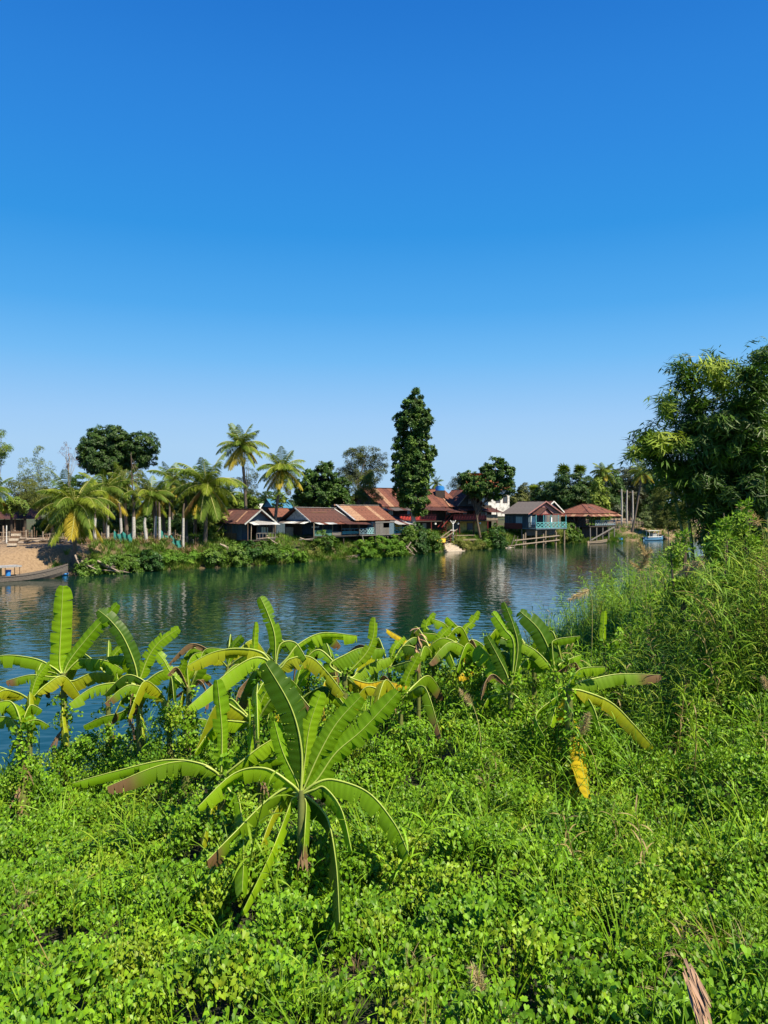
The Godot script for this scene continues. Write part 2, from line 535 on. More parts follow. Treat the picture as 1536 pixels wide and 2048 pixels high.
# ground-cover meshes
func heart(m: MB, at: Vector3, b: Basis, l: float) -> void:
	var f := func(x: float, y: float, z: float) -> Vector3: return at + b * (Vector3(x, y, z) * l)
	var c0: Vector3 = f.call(0, 0, 0)
	var c1: Vector3 = f.call(0, -0.03, 0.45)
	var c2: Vector3 = f.call(0, -0.16, 1.0)
	for s in [-1.0, 1.0]:
		var a: Vector3 = f.call(s * 0.24, 0.05, -0.17)
		var d: Vector3 = f.call(s * 0.45, 0.08, 0.08)
		var e: Vector3 = f.call(s * 0.32, 0.03, 0.52)
		if s > 0:
			m.tri(c0, d, a); m.quad(c0, c1, e, d); m.tri(c1, c2, e)
		else:
			m.tri(c0, a, d); m.quad(c0, d, e, c1); m.tri(c1, e, c2)
func vine_mesh(sd: int, n: int, rad: float, l: float) -> ArrayMesh:
	rg.seed = sd
	var m := MB.new()
	for i in n:
		var a := i * 2.4 + rr(-0.4, 0.4)
		var p := Vector3(cos(a), 0, sin(a)) * rad * sqrt((i + 0.5) / n) + Vector3.UP * rr(-0.05, 0.05)
		var out := Vector3(rr(-0.8, 0.8), rr(-0.9, -0.1), rr(0.0, 1.0)).normalized()
		var up := Vector3(0.22, 0.9, 0.5) + rdir() * 0.85
		var x := up.cross(out).normalized()
		var sh := rr(0.7, 1.25)
		m.col = Color(sh * rr(0.85, 1.2), sh, sh)
		heart(m, p, Basis(x, out.cross(x), out), l * rr(0.65, 1.25))
		if i % 3 == 0:
			m.col = Color(0.9, 0.8, 0.8)
			m.beam(p, p + Vector3(rr(-0.04, 0.04), -0.13, rr(-0.04, 0.04)), 0.003, 0.003)
	return m.mesh()
func tuft_mesh(sd: int, n: int, l: float, w: float, lean: float, droop: float) -> ArrayMesh:
	rg.seed = sd
	var m := MB.new()
	for i in n:
		var a := rr(0, TAU)
		var sh := rr(0.75, 1.25)
		m.col = Color(sh, sh, sh * 0.9)
		var d := Vector3(cos(a) * lean * rr(0.3, 1.2), 1.0, sin(a) * lean * rr(0.3, 1.2))
		blade(m, Vector3(cos(a), 0, sin(a)) * 0.03, d, Vector3(cos(a), 0.4, sin(a)), l * rr(0.6, 1.2), w * rr(0.7, 1.2), droop * rr(0.5, 1.4), 5)
	return m.mesh()
func reed_mesh(sd: int, h: float, leaves: int, ll: float, lw: float) -> ArrayMesh:
	rg.seed = sd
	var m := MB.new()
	var lean := Vector3(rr(-0.25, 0.25), 1, rr(-0.25, 0.25)).normalized()
	m.col = Color(1.2, 1.15, 1.0)
	var pts := []
	for i in 6:
		pts.append(lean * h * i / 5.0 + Vector3(lean.x, 0, lean.z) * h * pow(i / 5.0, 2) * 0.4)
	m.tube(pts, [0.008, 0.007, 0.006, 0.005, 0.004, 0.002], 4, false)
	for i in leaves:
		var u := 0.2 + 0.8 * i / leaves
		var p: Vector3 = pts[int(u * 5)].lerp(pts[mini(5, int(u * 5) + 1)], fmod(u * 5, 1.0))
		var a := i * 2.7 + rr(-0.6, 0.6)
		var sh := rr(0.75, 1.2)
		m.col = Color(sh, sh, sh * 0.9)
		blade(m, p, Vector3(cos(a), rr(0.5, 1.3), sin(a)), Vector3(cos(a) * -0.4, 1, sin(a) * -0.4), ll * rr(0.7, 1.2), lw, rr(0.9, 2.0), 4)
	return m.mesh()
var hollows: Array[Vector3] = []
var stems: Array[Vector3] = []
func can(x: float, d: float) -> float:      # height of the vine cover over the near bank
	var p := smoothstep(0.22, 0.52, n2.get_noise_2d(x * 4.5 + 40.0, d * 4.5))
	var h := 0.38 + 0.34 * n1.get_noise_2d(x * 6.0, d * 6.0) + 0.14 * n2.get_noise_2d(x * 22.0, d * 22.0)
	h = maxf(0.04, h * (1.0 - 0.85 * p))
	# the cover swells into thickets round the banana stems and along the shore in mid-view
	h += 0.55 * smoothstep(-3.5, -1.0, x) * smoothstep(10.0, 12.5, d) * clampf(0.6 + 1.3 * n2.get_noise_2d(x * 6.0 + 9.0, d * 6.0), 0.0, 1.3) * (1.0 - smoothstep(1.0, 2.6, x))
	for q in stems:
		h += q.z * exp(-((q.x - x) * (q.x - x) + (q.y - d) * (q.y - d)) / 0.30)
	for q in hollows:
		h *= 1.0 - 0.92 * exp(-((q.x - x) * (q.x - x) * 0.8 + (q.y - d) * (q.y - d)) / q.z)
	return h
func on_cover(px: float, py: float) -> Vector2:      # where the line of sight through a pixel meets the plant cover
	var d := 3.0
	while d < 40.0 and EYE - (py - HOR) / F * d > near_g((px - 768.0) / F * d, d) + 0.35: d += 0.05
	return Vector2((px - 768.0) / F * d, d)

# ------------------------------------------------------------------ building kit (a house's own axes: +X along the river, +Z towards it, floor at 0)
func house(called: String, label: String, px: float, d: float, floor_y: float, turn: float, category := "house", group := "") -> Node3D:
	var t := thing(called, label, category, Vector3((px - 768.0) / F * d, floor_y, -d), turn, group)
	return t
func gl(t: Node3D, x: float, z: float) -> float:
	var w := t.transform * Vector3(x, 0, z)
	return maxf(far_g(w.x, -w.z), -0.6) - t.position.y
func stilts(t: Node3D, xs: Array, zs: Array, r: float, m: Material, top := -0.14) -> void:
	for x in xs:
		for z in zs:
			pole(t, "stilt", m, Vector3(x, gl(t, x, z) - 0.4, z), Vector3(x, top, z), r)
func sheet(w: float, l: float) -> ArrayMesh:
	var key := "%.2f/%.2f" % [w, l]
	if sheet_cache.has(key): return sheet_cache[key]
	var m := MB.new()
	var k := 10
	for i in k:
		var x0 := w * i / k
		var x1 := w * (i + 1) / k
		var y0 := 0.035 if i % 2 else 0.0
		var y1 := 0.0 if i % 2 else 0.035
		m.quad(Vector3(x0, y0, 0), Vector3(x1, y1, 0), Vector3(x1, y1, -l), Vector3(x0, y0, -l))
	sheet_cache[key] = m.mesh()
	return sheet_cache[key]
func roof(t: Node3D, a: Vector3, b: Vector3, up: Vector3, keys: Array, sw := 0.9, rows := 1, into: Node3D = null) -> Node3D:
	# corrugated sheets laid side by side from the eave a-b up the slope; a sheet differs in rust, and lies a little uneven
	var part := into
	if part == null:
		part = Node3D.new()
		part.name = "roof"
		t.add_child(part, true)
	var e := (b - a).normalized()
	var l := (b - a).length()
	var n := e.cross(up.normalized()).normalized()
	var cnt := maxi(1, roundi(l / sw))
	var w := l / cnt
	for r in rows:
		for i in cnt:
			var ll := up.length() / rows + 0.12
			var key: String = keys[(i * 7 + r * 3 + int(absf(a.x * 3.1))) % keys.size()] if rg.randf() < 0.5 else keys[rg.randi() % keys.size()]
			var o := obj("roof_sheet", sheet(snappedf(w + 0.05, 0.01), snappedf(ll, 0.01)), mat(key), part)
			var org := a + e * (w * i - 0.02) + up * (float(r) / rows) + n * (0.012 * (i % 2) + 0.02 * r + rr(0, 0.012)) - up.normalized() * rr(0, 0.07)
			o.transform = Transform3D(Basis(e, n, e.cross(n)).rotated(n, rr(-0.008, 0.008)), org)
	return part
func boards(t: Node, called: String, m: Material, a: Vector3, b: Vector3, h: float, bw := 0.17, jag := 0.0) -> void:
	# upright boards side by side
	var g := MB.new()
	var e := (b - a)
	var n := maxi(1, roundi(e.length() / bw))
	var z := e.normalized().cross(Vector3.UP)
	for i in n:
		var k := rr(0.7, 1.25)
		g.col = Color(k, k * rr(0.95, 1.03), k * rr(0.92, 1.05))
		var lo := -jag * rg.randf()
		g.box(Transform3D(Basis(e.normalized(), Vector3.UP, -z), a + e * ((i + 0.5) / n) + Vector3.UP * (h + lo) * 0.5 + z * rr(-0.008, 0.008)), Vector3(e.length() / n - 0.012, h - lo, 0.03))
	obj(called, g.mesh(), m, t).set_meta("kind", "stuff")
func gable(t: Node, called: String, m: Material, a: Vector3, b: Vector3, c: Vector3, th := 0.06) -> void:
	var g := MB.new()
	var n := (b - a).cross(c - a).normalized() * th
	g.tri(a, b, c)
	g.tri(a - n, c - n, b - n)
	g.quad(a - n, b - n, b, a); g.quad(b - n, c - n, c, b); g.quad(c - n, a - n, a, c)
	obj(called, g.mesh(), m, t)
func rails(t: Node, m: Material, a: Vector3, b: Vector3, h: float, n: int, cross := false, post := 0.09) -> void:
	bm(t, "handrail", m, a + Vector3.UP * h, b + Vector3.UP * h, 0.09, 0.08)
	bm(t, "handrail", m, a + Vector3.UP * 0.12, b + Vector3.UP * 0.12, 0.06, 0.08)
	for i in n + 1:
		var p := a.lerp(b, float(i) / n)
		bm(t, "baluster", m, p, p + Vector3.UP * (h - 0.04), post, post)
		if cross and i < n:
			var q := a.lerp(b, float(i + 1) / n)
			var off := (b - a).normalized().cross(Vector3.UP) * 0.02
			bm(t, "cross_brace", m, p + Vector3.UP * 0.16 + off, q + Vector3.UP * (h - 0.06) + off, 0.04, 0.07)
			bm(t, "cross_brace", m, p + Vector3.UP * (h - 0.06) - off, q + Vector3.UP * 0.16 - off, 0.04, 0.07)
func window(t: Node, ce: Vector3, w: float, h: float, along: Vector3, fm: Material, pm: Material, bars := 1) -> void:
	var z := along.cross(Vector3.UP)
	var b := Basis(along, Vector3.UP, z)
	var g := MB.new()
	for s in [-1.0, 1.0]:
		g.box(Transform3D(b, ce + along * s * w * 0.5), Vector3(0.08, h + 0.16, 0.1))
		g.box(Transform3D(b, ce + Vector3.UP * s * h * 0.5), Vector3(w - 0.08, 0.08, 0.1))
	for i in bars:
		g.box(Transform3D(b, ce + along * (w * ((i + 1.0) / (bars + 1)) - w * 0.5)), Vector3(0.05, h - 0.08, 0.07))
	var o := obj("window", g.mesh(), fm, t)
	var pg := MB.new()
	pg.box(Transform3D(b, ce), Vector3(w - 0.09, h - 0.09, 0.03))
	obj("pane", pg.mesh(), pm, o)
func hull(t: Node, called: String, m: Material, l: float, beam: float, depth: float, bow: float, n := 16) -> void:
	# an open boat, bow at +X
	var g := MB.new()
	var prev := []
	for i in n + 1:
		var u := float(i) / n
		var w := beam * 0.5 * pow(sin(PI * clampf(0.10 + u * 0.88, 0, 1)), 0.6) * (1.0 if i < n else 0.15)
		var sh := bow * pow(maxf(u - 0.45, 0) / 0.55, 2.0) + bow * 0.25 * pow(maxf(0.3 - u, 0) / 0.3, 2.0)
		var x := (u - 0.5) * l
		var kl := -depth * 0.45 + bow * 0.85 * pow(maxf(u - 0.6, 0) / 0.4, 2.2)
		var row := [Vector3(x, sh + depth * 0.55, w), Vector3(x, sh * 0.7 + kl * 0.3, w * 0.92), Vector3(x, kl, w * 0.5), Vector3(x, kl, -w * 0.5), Vector3(x, sh * 0.7 + kl * 0.3, -w * 0.92), Vector3(x, sh + depth * 0.55, -w)]
		if i:
			for k in 5:
				g.quad(prev[k], prev[k + 1], row[k + 1], row[k])
				var ins := Vector3(0, 0.045, 0)
				g.quad((row[k] as Vector3) * Vector3(1, 1, 0.9) + ins, (row[k + 1] as Vector3) * Vector3(1, 1, 0.9) + ins, (prev[k + 1] as Vector3) * Vector3(1, 1, 0.9) + ins, (prev[k] as Vector3) * Vector3(1, 1, 0.9) + ins)
			for k in [0, 5]:
				g.beam(prev[k], row[k], 0.07, 0.06)
		prev = row
	obj(called, g.mesh(), m, t)

# ------------------------------------------------------------------ the scene
func _ready() -> void:
	rg.seed = 11
	n1.seed = 5; n1.frequency = 0.1; n1.fractal_octaves = 3
	n2.seed = 9; n2.frequency = 0.1; n2.fractal_octaves = 2
	var cam := Camera3D.new()
	cam.name = "camera"
	cam.position = Vector3(0, EYE, 0)
	cam.rotation_degrees = Vector3(-rad_to_deg(atan(4.0 / F)), 0, 0)
	cam.fov = rad_to_deg(2.0 * atan(1024.0 / F))
	cam.near = 0.05
	cam.far = 6000.0
	add_child(cam)
	var exposure := 1.85
	var sky_img := Image.create(16, 1024, false, Image.FORMAT_RGBF)
	for y in 1024:
		var el := sin((0.5 - (y + 0.5) / 1024.0) * PI)
		var c := Color(pl(SKY_H, SKY_R, el), pl(SKY_H, SKY_G, el), pl(SKY_H, SKY_B, el))
		for x in 16: sky_img.set_pixel(x, y, Color(c.r, c.g, c.b) * (1.0 / exposure))
	var psm := PanoramaSkyMaterial.new()
	psm.panorama = ImageTexture.create_from_image(sky_img)
	var sky := Sky.new()
	sky.sky_material = psm
	var env := Environment.new()
	env.background_mode = Environment.BG_SKY
	env.sky = sky
	env.tonemap_mode = Environment.TONE_MAPPER_LINEAR
	env.tonemap_exposure = exposure
	env.sdfgi_enabled = true
	env.ssao_enabled = true
	env.ssil_enabled = true
	var we := WorldEnvironment.new()
	we.name = "world_environment"
	we.environment = env
	add_child(we)
	var sun := DirectionalLight3D.new()
	sun.name = "sun"
	sun.light_energy = 1.6
	sun.light_color = Color(1.0, 0.945, 0.83)
	sun.light_angular_distance = 0.5
	sun.shadow_enabled = true
	add_child(sun)
	sun.look_at_from_position(Vector3(0.66, 1.22, 0.58) * 100.0, Vector3.ZERO)
	make_materials()
	make_ground()
	make_houses()
	make_far_trees()
	make_palms()
	make_far_bank()
	make_boats()
	make_bamboo()
	make_bananas()
	make_cover()
const SKY_H := [-1.0, 0.0, 0.03, 0.08, 0.115, 0.19, 0.25, 0.337, 0.42, 0.48, 0.55, 0.75, 1.0]
const SKY_R := [0.20, 0.430, 0.420, 0.410, 0.355, 0.175, 0.085, 0.036, 0.030, 0.026, 0.019, 0.012, 0.010]
const SKY_G := [0.24, 0.645, 0.645, 0.645, 0.610, 0.500, 0.400, 0.305, 0.255, 0.225, 0.185, 0.140, 0.120]
const SKY_B := [0.22, 0.890, 0.895, 0.910, 0.930, 0.915, 0.860, 0.780, 0.740, 0.700, 0.635, 0.540, 0.500]

var spray_big: ArrayMesh
var spray_mid: ArrayMesh
var spray_fine: ArrayMesh
var spray_bamboo: ArrayMesh
func make_materials() -> void:
	var worn := noise_tex(0.02, [[0.0, Color(0.35, 0.35, 0.35)], [0.45, Color(0.8, 0.8, 0.8)], [1.0, Color(1, 1, 1)]], 256, 5, 3)
	var rusty := noise_tex(0.018, [[0.0, Color(0.2, 0.17, 0.16)], [0.36, Color(0.6, 0.55, 0.53)], [0.46, Color(0.95, 0.9, 0.88)], [0.62, Color(1, 1, 1)], [1.0, Color(0.7, 0.95, 1.0)]], 256, 5, 8)
	mat("rust_dark", Color(0.07, 0.024, 0.018), 0.75, rusty, 0.35)
	mat("rust_brown", Color(0.085, 0.027, 0.019), 0.75, rusty, 0.45)
	mat("rust_red", Color(0.12, 0.036, 0.022), 0.7, rusty, 0.4)
	mat("rust_orange", Color(0.175, 0.06, 0.034), 0.75, rusty, 0.5)
	mat("rust_pale", Color(0.33, 0.19, 0.115), 0.7, rusty, 0.6)
	mat("zinc", Color(0.38, 0.38, 0.39), 0.45, worn, 0.5)
	mat("zinc_dark", Color(0.115, 0.10, 0.095), 0.6, worn, 0.5)
	mat("roof_purple", Color(0.06, 0.025, 0.027), 0.6, rusty, 0.4)
	mat("white_sheet", Color(0.58, 0.60, 0.60), 0.5, worn, 0.3)
	mat("tile_orange", Color(0.40, 0.14, 0.055), 0.7, rusty, 0.8)
	mat("roof_blue", Color(0.05, 0.22, 0.38), 0.6, worn, 0.4)
	for w in [["wood_dark", Color(0.055, 0.042, 0.035)], ["wood_grey", Color(0.19, 0.18, 0.175)], ["boat_wood", Color(0.15, 0.13, 0.115)], ["wood_brown", Color(0.16, 0.10, 0.065)], ["wood_pale", Color(0.29, 0.23, 0.17)], ["blue_board", Color(0.06, 0.105, 0.15)], ["wood_blue", Color(0.13, 0.22, 0.29)]]:
		mat(w[0], w[1], 0.85, worn, 0.9).vertex_color_use_as_albedo = true
	mat("turquoise", Color(0.16, 0.52, 0.55), 0.6, worn, 0.8)
	mat("red_paint", Color(0.27, 0.022, 0.017), 0.6, worn, 0.8)
	mat("red_dark", Color(0.16, 0.02, 0.015), 0.7, worn, 0.8)
	mat("yellow_wall", Color(0.66, 0.47, 0.12), 0.85, worn, 0.3)
	mat("white_wall", Color(0.78, 0.78, 0.76), 0.85, worn, 0.2)
	mat("grey_wall", Color(0.45, 0.47, 0.46), 0.85, worn, 0.3)
	mat("pink_board", Color(0.36, 0.17, 0.16), 0.8, worn, 0.4)
	mat("white_paint", Color(0.8, 0.8, 0.78), 0.6, worn, 0.6)
	mat("blue_plastic", Color(0.03, 0.22, 0.62), 0.35)
	mat("teal_net", Color(0.02, 0.22, 0.20), 0.8, worn, 1.5)
	mat("cloth_white", Color(0.8, 0.8, 0.8), 0.9)
	mat("cloth_yellow", Color(0.75, 0.50, 0.05), 0.9)
	mat("pane_dark", Color(0.05, 0.07, 0.09), 0.15)
	mat("pane_pale", Color(0.35, 0.50, 0.55), 0.3)
	mat("dark_inside", Color(0.03, 0.03, 0.035), 0.9)
	mat("concrete", Color(0.42, 0.40, 0.37), 0.9, worn, 0.5)
	mat("sandstone", Color(0.55, 0.47, 0.38), 0.9, worn, 0.9)
	var barkt := noise_tex(0.05, [[0.0, Color(0.4, 0.4, 0.4)], [1.0, Color(1, 1, 1)]], 128, 4, 4)
	mat("bark", Color(0.16, 0.12, 0.085), 0.9, barkt, 1.0)
	mat("bark_pale", Color(0.42, 0.38, 0.32), 0.9, barkt, 1.0)
	mat("bark_dark", Color(0.06, 0.048, 0.04), 0.9, barkt, 1.0)
	mat("palm_bark", Color(0.20, 0.16, 0.125), 0.9, barkt, 1.5)
	mat("palm_shaft", Color(0.14, 0.13, 0.05), 0.8, barkt, 1.5)
	mat("limewash", Color(0.56, 0.55, 0.52), 0.85, barkt, 0.8)
	mat("coconut", Color(0.30, 0.24, 0.04), 0.5)
	mat("rib", Color(0.34, 0.33, 0.09), 0.5)
	mat("driftwood", Color(0.42, 0.34, 0.27), 0.9, barkt, 1.2)
	for f in [["frond_green", Color(0.10, 0.165, 0.018)], ["frond_lime", Color(0.19, 0.25, 0.022)], ["frond_yellow", Color(0.36, 0.29, 0.03)], ["frond_dry", Color(0.30, 0.19, 0.07)]]:
		var m := leafmat(f[0], Color(0.5, 0.52, 0.10), 0.6, 0.25)
		m.albedo_color = (f[1] as Color).linear_to_srgb()
	leafmat("leaf_tree", Color(0.30, 0.36, 0.08), 0.45, 0.4)
	leafmat("leaf_soft", Color(0.45, 0.5, 0.12), 0.6, 0.3)
	leafmat("leaf_vine", Color(0.40, 0.44, 0.04), 0.45, 0.35)
	leafmat("leaf_grass", Color(0.40, 0.44, 0.07), 0.5, 0.35)
	leafmat("banana_leaf", Color(0.90, 0.86, 0.03), 0.42, 0.36)
	leafmat("plume", Color(0.5, 0.45, 0.3), 0.8, 0.2)
	mat("banana_rib", Color.WHITE, 0.45).vertex_color_use_as_albedo = true
	mat("banana_stem", Color(0.17, 0.20, 0.05), 0.55, worn, 2.0)
	mat("dry_leaf", Color.WHITE, 0.9).vertex_color_use_as_albedo = true
	spray_big = cluster_mesh(6, 0.16, 0.34, 0.22, 0.5, 21)
	spray_mid = cluster_mesh(7, 0.18, 0.24, 0.13, 0.4, 22)
	spray_fine = cluster_mesh(9, 0.22, 0.20, 0.055, 0.5, 23)
	spray_bamboo = cluster_mesh(8, 0.10, 0.25, 0.038, 0.75, 24)
	fronds = []
	for k in [[1.2, 0.9], [1.0, 1.1], [0.8, 1.3], [0.55, 1.6], [0.3, 1.7], [0.05, 1.6], [-0.45, 1.15], [-0.75, 0.85]]:
		fronds.append(frond_mesh(3.6, k[0], k[1], 36, 1.1, 0.65 + 0.25 * (1.3 - k[0]), 40 + fronds.size()))
	var fm := MB.new()
	for i in 17:
		var a := deg_to_rad(-120 + 15 * i)
		var d := Vector3(sin(a), 0.12 * (i % 2), cos(a))
		blade(fm, Vector3.ZERO, d, Vector3.UP, 1.0 if i % 2 else 0.92, 0.16, 0.3, 2)
	fan_mesh = fm.mesh()

func grid(called: String, xs: Array, ss: Array, at: Callable, colr: Callable, mt: Material) -> void:
	var m := MB.new()
	for i in xs.size():
		for j in ss.size():
			var p: Vector3 = at.call(xs[i], ss[j])
			m.col = colr.call(p, ss[j])
			m.vert(p, Vector3.UP)
	var w := ss.size()
	for i in xs.size() - 1:
		for j in w - 1:
			var a := i * w + j
			var nn := (m.v[a + w] - m.v[a]).cross(m.v[a + 1] - m.v[a])
			if nn.y > 0: m.ix.append_array(PackedInt32Array([a, a + 1, a + w, a + w, a + 1, a + w + 1]))
			else: m.ix.append_array(PackedInt32Array([a, a + w, a + 1, a + w, a + w + 1, a + 1]))
	for i in xs.size():
		for j in w:
			var dx := m.v[mini(i + 1, xs.size() - 1) * w + j] - m.v[maxi(i - 1, 0) * w + j]
			var dz := m.v[i * w + mini(j + 1, w - 1)] - m.v[i * w + maxi(j - 1, 0)]
			var nn := dx.cross(dz).normalized()
			m.n[i * w + j] = nn if nn.y > 0 else -nn
	var o := obj(called, m.mesh(), mt, self)
	o.set_meta("kind", "structure")
func make_ground() -> void:
	var soil := noise_tex(0.03, [[0.0, Color(0.35, 0.31, 0.28)], [0.45, Color(0.8, 0.78, 0.75)], [1.0, Color(1, 1, 1)]], 512, 6, 6)
	var gm := mat("soil", Color.WHITE, 0.95, soil, 0.22)
	gm.uv1_world_triplanar = true
	gm.vertex_color_use_as_albedo = true
	gm.heightmap_enabled = true
	gm.heightmap_texture = noise_tex(0.05, [], 512, 5, 7)
	gm.heightmap_scale = 12.0
	var xs := []
	var x := -220.0
	while x < 330.0:
		xs.append(x)
		x += 1.1 if x > -50.0 and x < 80.0 else 8.0
	var ss := [-10.0, -6.0, -3.0]
	var s := -2.0
	while s < 14.0:
		ss.append(s); s += 0.6
	while s < 4000.0:
		ss.append(s); s *= 1.25
	grid("far_bank_ground", xs, ss, func(gx, gs):
		var wx: float = gx * (1.0 + maxf(0, gs - 60.0) / 130.0)
		var d: float = far_shore(gx) + gs
		return Vector3(wx, far_g(gx, d), -d), func(p, gs):
		var sand := Color(0.30, 0.215, 0.135)
		var earth := Color(0.11, 0.08, 0.045)
		var green := Color(0.06, 0.09, 0.02)
		var k: float = smoothstep(-26.5, -29.5, p.x) if p.z > -100 else smoothstep(46.0, 52.0, p.x)
		var c := earth.lerp(green, clampf(0.5 + n1.get_noise_2d(p.x * 4.0, p.z * 4.0) * 1.6, 0, 1)).lerp(sand, k)
		if gs > 60.0: c = c.lerp(Color(0.07, 0.085, 0.03), smoothstep(60.0, 150.0, gs))
		return c, gm)
	xs = []
	x = -45.0
	while x < 120.0:
		xs.append(x); x += 0.5 if x > -14.0 and x < 20.0 else 2.5
	ss = [-8.0, -4.0, -2.0]
	s = -1.0
	while s < 90.0:
		ss.append(s); s += 0.5 if s < 24.0 else 4.0
	grid("near_bank_ground", xs, ss, func(gx, gs):
		var d: float = near_shore(gx) - gs
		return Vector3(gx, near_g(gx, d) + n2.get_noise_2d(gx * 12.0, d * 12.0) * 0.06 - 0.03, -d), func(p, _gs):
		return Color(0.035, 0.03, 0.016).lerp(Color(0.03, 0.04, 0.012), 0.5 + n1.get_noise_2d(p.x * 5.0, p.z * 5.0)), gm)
	# the river: long low swell in the sheet, ripples in the relief
	var wm := mat("river_water", Color(0.004, 0.024, 0.015), 0.04)
	wm.uv1_triplanar = true
	wm.uv1_world_triplanar = true
	wm.uv1_scale = Vector3(0.075, 0.1, 0.15)
	wm.metallic_specular = 0.45
	wm.normal_enabled = true
	wm.normal_texture = noise_tex(0.007, [], 1024, 3, 12, true, 6.0)
	wm.normal_scale = 0.32
	xs = []
	x = -160.0
	while x < 260.0:
		xs.append(x); x += 1.0 if x > -45.0 and x < 75.0 else 6.0
	ss = []
	s = 6.0
	while s < 420.0:
		ss.append(s); s += 1.0 if s < 170.0 else 10.0
	grid("river_water", xs, ss, func(gx, gs):
		return Vector3(gx, n2.get_noise_2d(gx * 3.0 + 70.0, gs * 4.5) * 0.007 + n1.get_noise_2d(gx * 0.9, gs * 1.3) * 0.012, -gs), func(_p, _s): return Color.WHITE, wm)

const U := Vector3.UP
func make_houses() -> void:
	var V := func(x: float, y: float, z: float) -> Vector3: return Vector3(x, y, z)
	# far left shelter
	var t := house("open_shelter", "low open shelter with a purple-brown metal roof at the left edge, behind the picket fence", -14, 96, 2.75, 40.0, "shelter")
	roof(t, Vector3(-0.5, 2.2, 0.6), Vector3(5.6, 2.2, 0.6), Vector3(0, 1.7, -2.9), ["roof_purple", "roof_purple", "rust_dark"], 0.85)
	roof(t, Vector3(5.6, 2.2, -5.2), Vector3(-0.5, 2.2, -5.2), Vector3(0, 1.7, 2.9), ["rust_dark"], 1.2)
	for x in [0.0, 2.5, 5.1]:
		for z in [0.2, -4.8]: pole(t, "post", mat("wood_brown"), Vector3(x, -0.5, z), Vector3(x, 2.25, z), 0.09)
	boards(t, "back_wall", mat("wood_dark"), Vector3(0, -0.2, -4.6), Vector3(5.1, -0.2, -4.6), 2.3)
	bm(t, "bench", mat("wood_brown"), Vector3(0.3, 0.45, -1.5), Vector3(4.6, 0.45, -1.5), 0.5, 0.08)
	for x in [0.5, 2.4, 4.4]: bm(t, "bench_leg", mat("wood_brown"), Vector3(x, -0.3, -1.5), Vector3(x, 0.42, -1.5), 0.08)

	# hut with the dark gable
	t = house("stilt_hut", "small stilt hut with red-brown roof and dark blue gable, leftmost by the water", 487, 88, 2.67, 50.0)
	var L := 4.05
	var W := 4.96
	bm(t, "floor", mat("wood_dark"), Vector3(L / 2, -0.08, 0.9), Vector3(L / 2, -0.08, -W), L, 0.12)
	roof(t, Vector3(-0.45, 1.85, -W - 0.3), Vector3(-0.45, 1.85, 0.75), Vector3(L / 2 + 0.45, 1.65, 0), ["rust_brown", "rust_brown", "rust_brown", "rust_brown", "rust_dark", "rust_orange"], 0.8)
	roof(t, Vector3(L + 0.45, 1.85, 0.75), Vector3(L + 0.45, 1.85, -W - 0.3), Vector3(-L / 2 - 0.45, 1.65, 0), ["rust_brown", "rust_dark"], 0.8)
	bm(t, "ridge_cap", mat("rust_pale"), Vector3(L / 2, 3.53, 0.78), Vector3(L / 2, 3.53, -W - 0.32), 0.3, 0.05)
	bm(t, "barge_board", mat("grey_wall"), Vector3(-0.47, 1.80, 0.8), Vector3(L / 2, 3.47, 0.8), 0.05, 0.16)
	bm(t, "barge_board", mat("grey_wall"), Vector3(L + 0.47, 1.80, 0.8), Vector3(L / 2, 3.47, 0.8), 0.05, 0.16)
	for z in [-0.9, -3.6]: bm(t, "loose_sheet", mat("rust_pale"), Vector3(-0.35, 2.02, z), Vector3(1.6, 3.28, z - 0.4), 0.22, 0.03)
	gable(t, "gable", mat("gable_blue", Color(0.035, 0.065, 0.10), 0.8), Vector3(0.0, 2.1, 0.1), Vector3(L, 2.1, 0.1), Vector3(L / 2, 3.42, 0.1))
	roof(t, Vector3(0.3, 1.72, 1.55), Vector3(L + 0.2, 1.72, 1.55), Vector3(0, 0.42, -1.45), ["white_sheet", "rust_orange", "zinc", "zinc"], 0.85)
	boards(t, "side_wall", mat("blue_board"), Vector3(0, 0, -W), Vector3(0, 0, -0.3), 2.15, 0.3)
	boards(t, "wainscot", mat("wood_brown"), Vector3(-0.05, -0.1, -W + 0.1), Vector3(-0.05, -0.1, -1.2), 0.85, 0.25)
	boards(t, "back_wall", mat("wood_dark"), Vector3(L, 0, -W), Vector3(0, 0, -W), 2.1, 0.25)
	boards(t, "side_wall", mat("wood_dark"), Vector3(L, 0, -0.5), Vector3(L, 0, -W), 2.1, 0.25)
	boards(t, "porch_wall", mat("blue_board"), Vector3(0.1, 0, -0.9), Vector3(1.6, 0, -0.9), 2.1, 0.25)
	boards(t, "porch_wall", mat("blue_board"), Vector3(2.7, 0, -0.9), Vector3(L - 0.1, 0, -0.9), 2.1, 0.25)
	window(t, Vector3(-0.03, 1.2, -2.4), 0.7, 0.9, Vector3(0, 0, 1), mat("wood_brown"), mat("pane_dark"))
	for x in [0.0, 1.4, 2.8, L]: pole(t, "porch_post", mat("wood_brown"), Vector3(x, -0.05, 0.75), Vector3(x, 1.95, 0.75), 0.05)
	pole(t, "leaning_pole", mat("wood_pale"), Vector3(0.1, -0.2, 1.2), Vector3(0.35, 1.9, 1.0), 0.05)
	pole(t, "leaning_pole", mat("wood_pale"), Vector3(-1.9, -0.2, -W + 1.2), Vector3(-0.4, 1.8, -W + 1.8), 0.05)
	rails(t, mat("wood_grey"), Vector3(1.2, 0, 0.85), Vector3(L, 0, 0.85), 0.75, 6, false, 0.06)
	stilts(t, [0.1, 1.4, 2.7, 3.95], [0.7, -1.6, -4.6], 0.08, mat("wood_dark"))
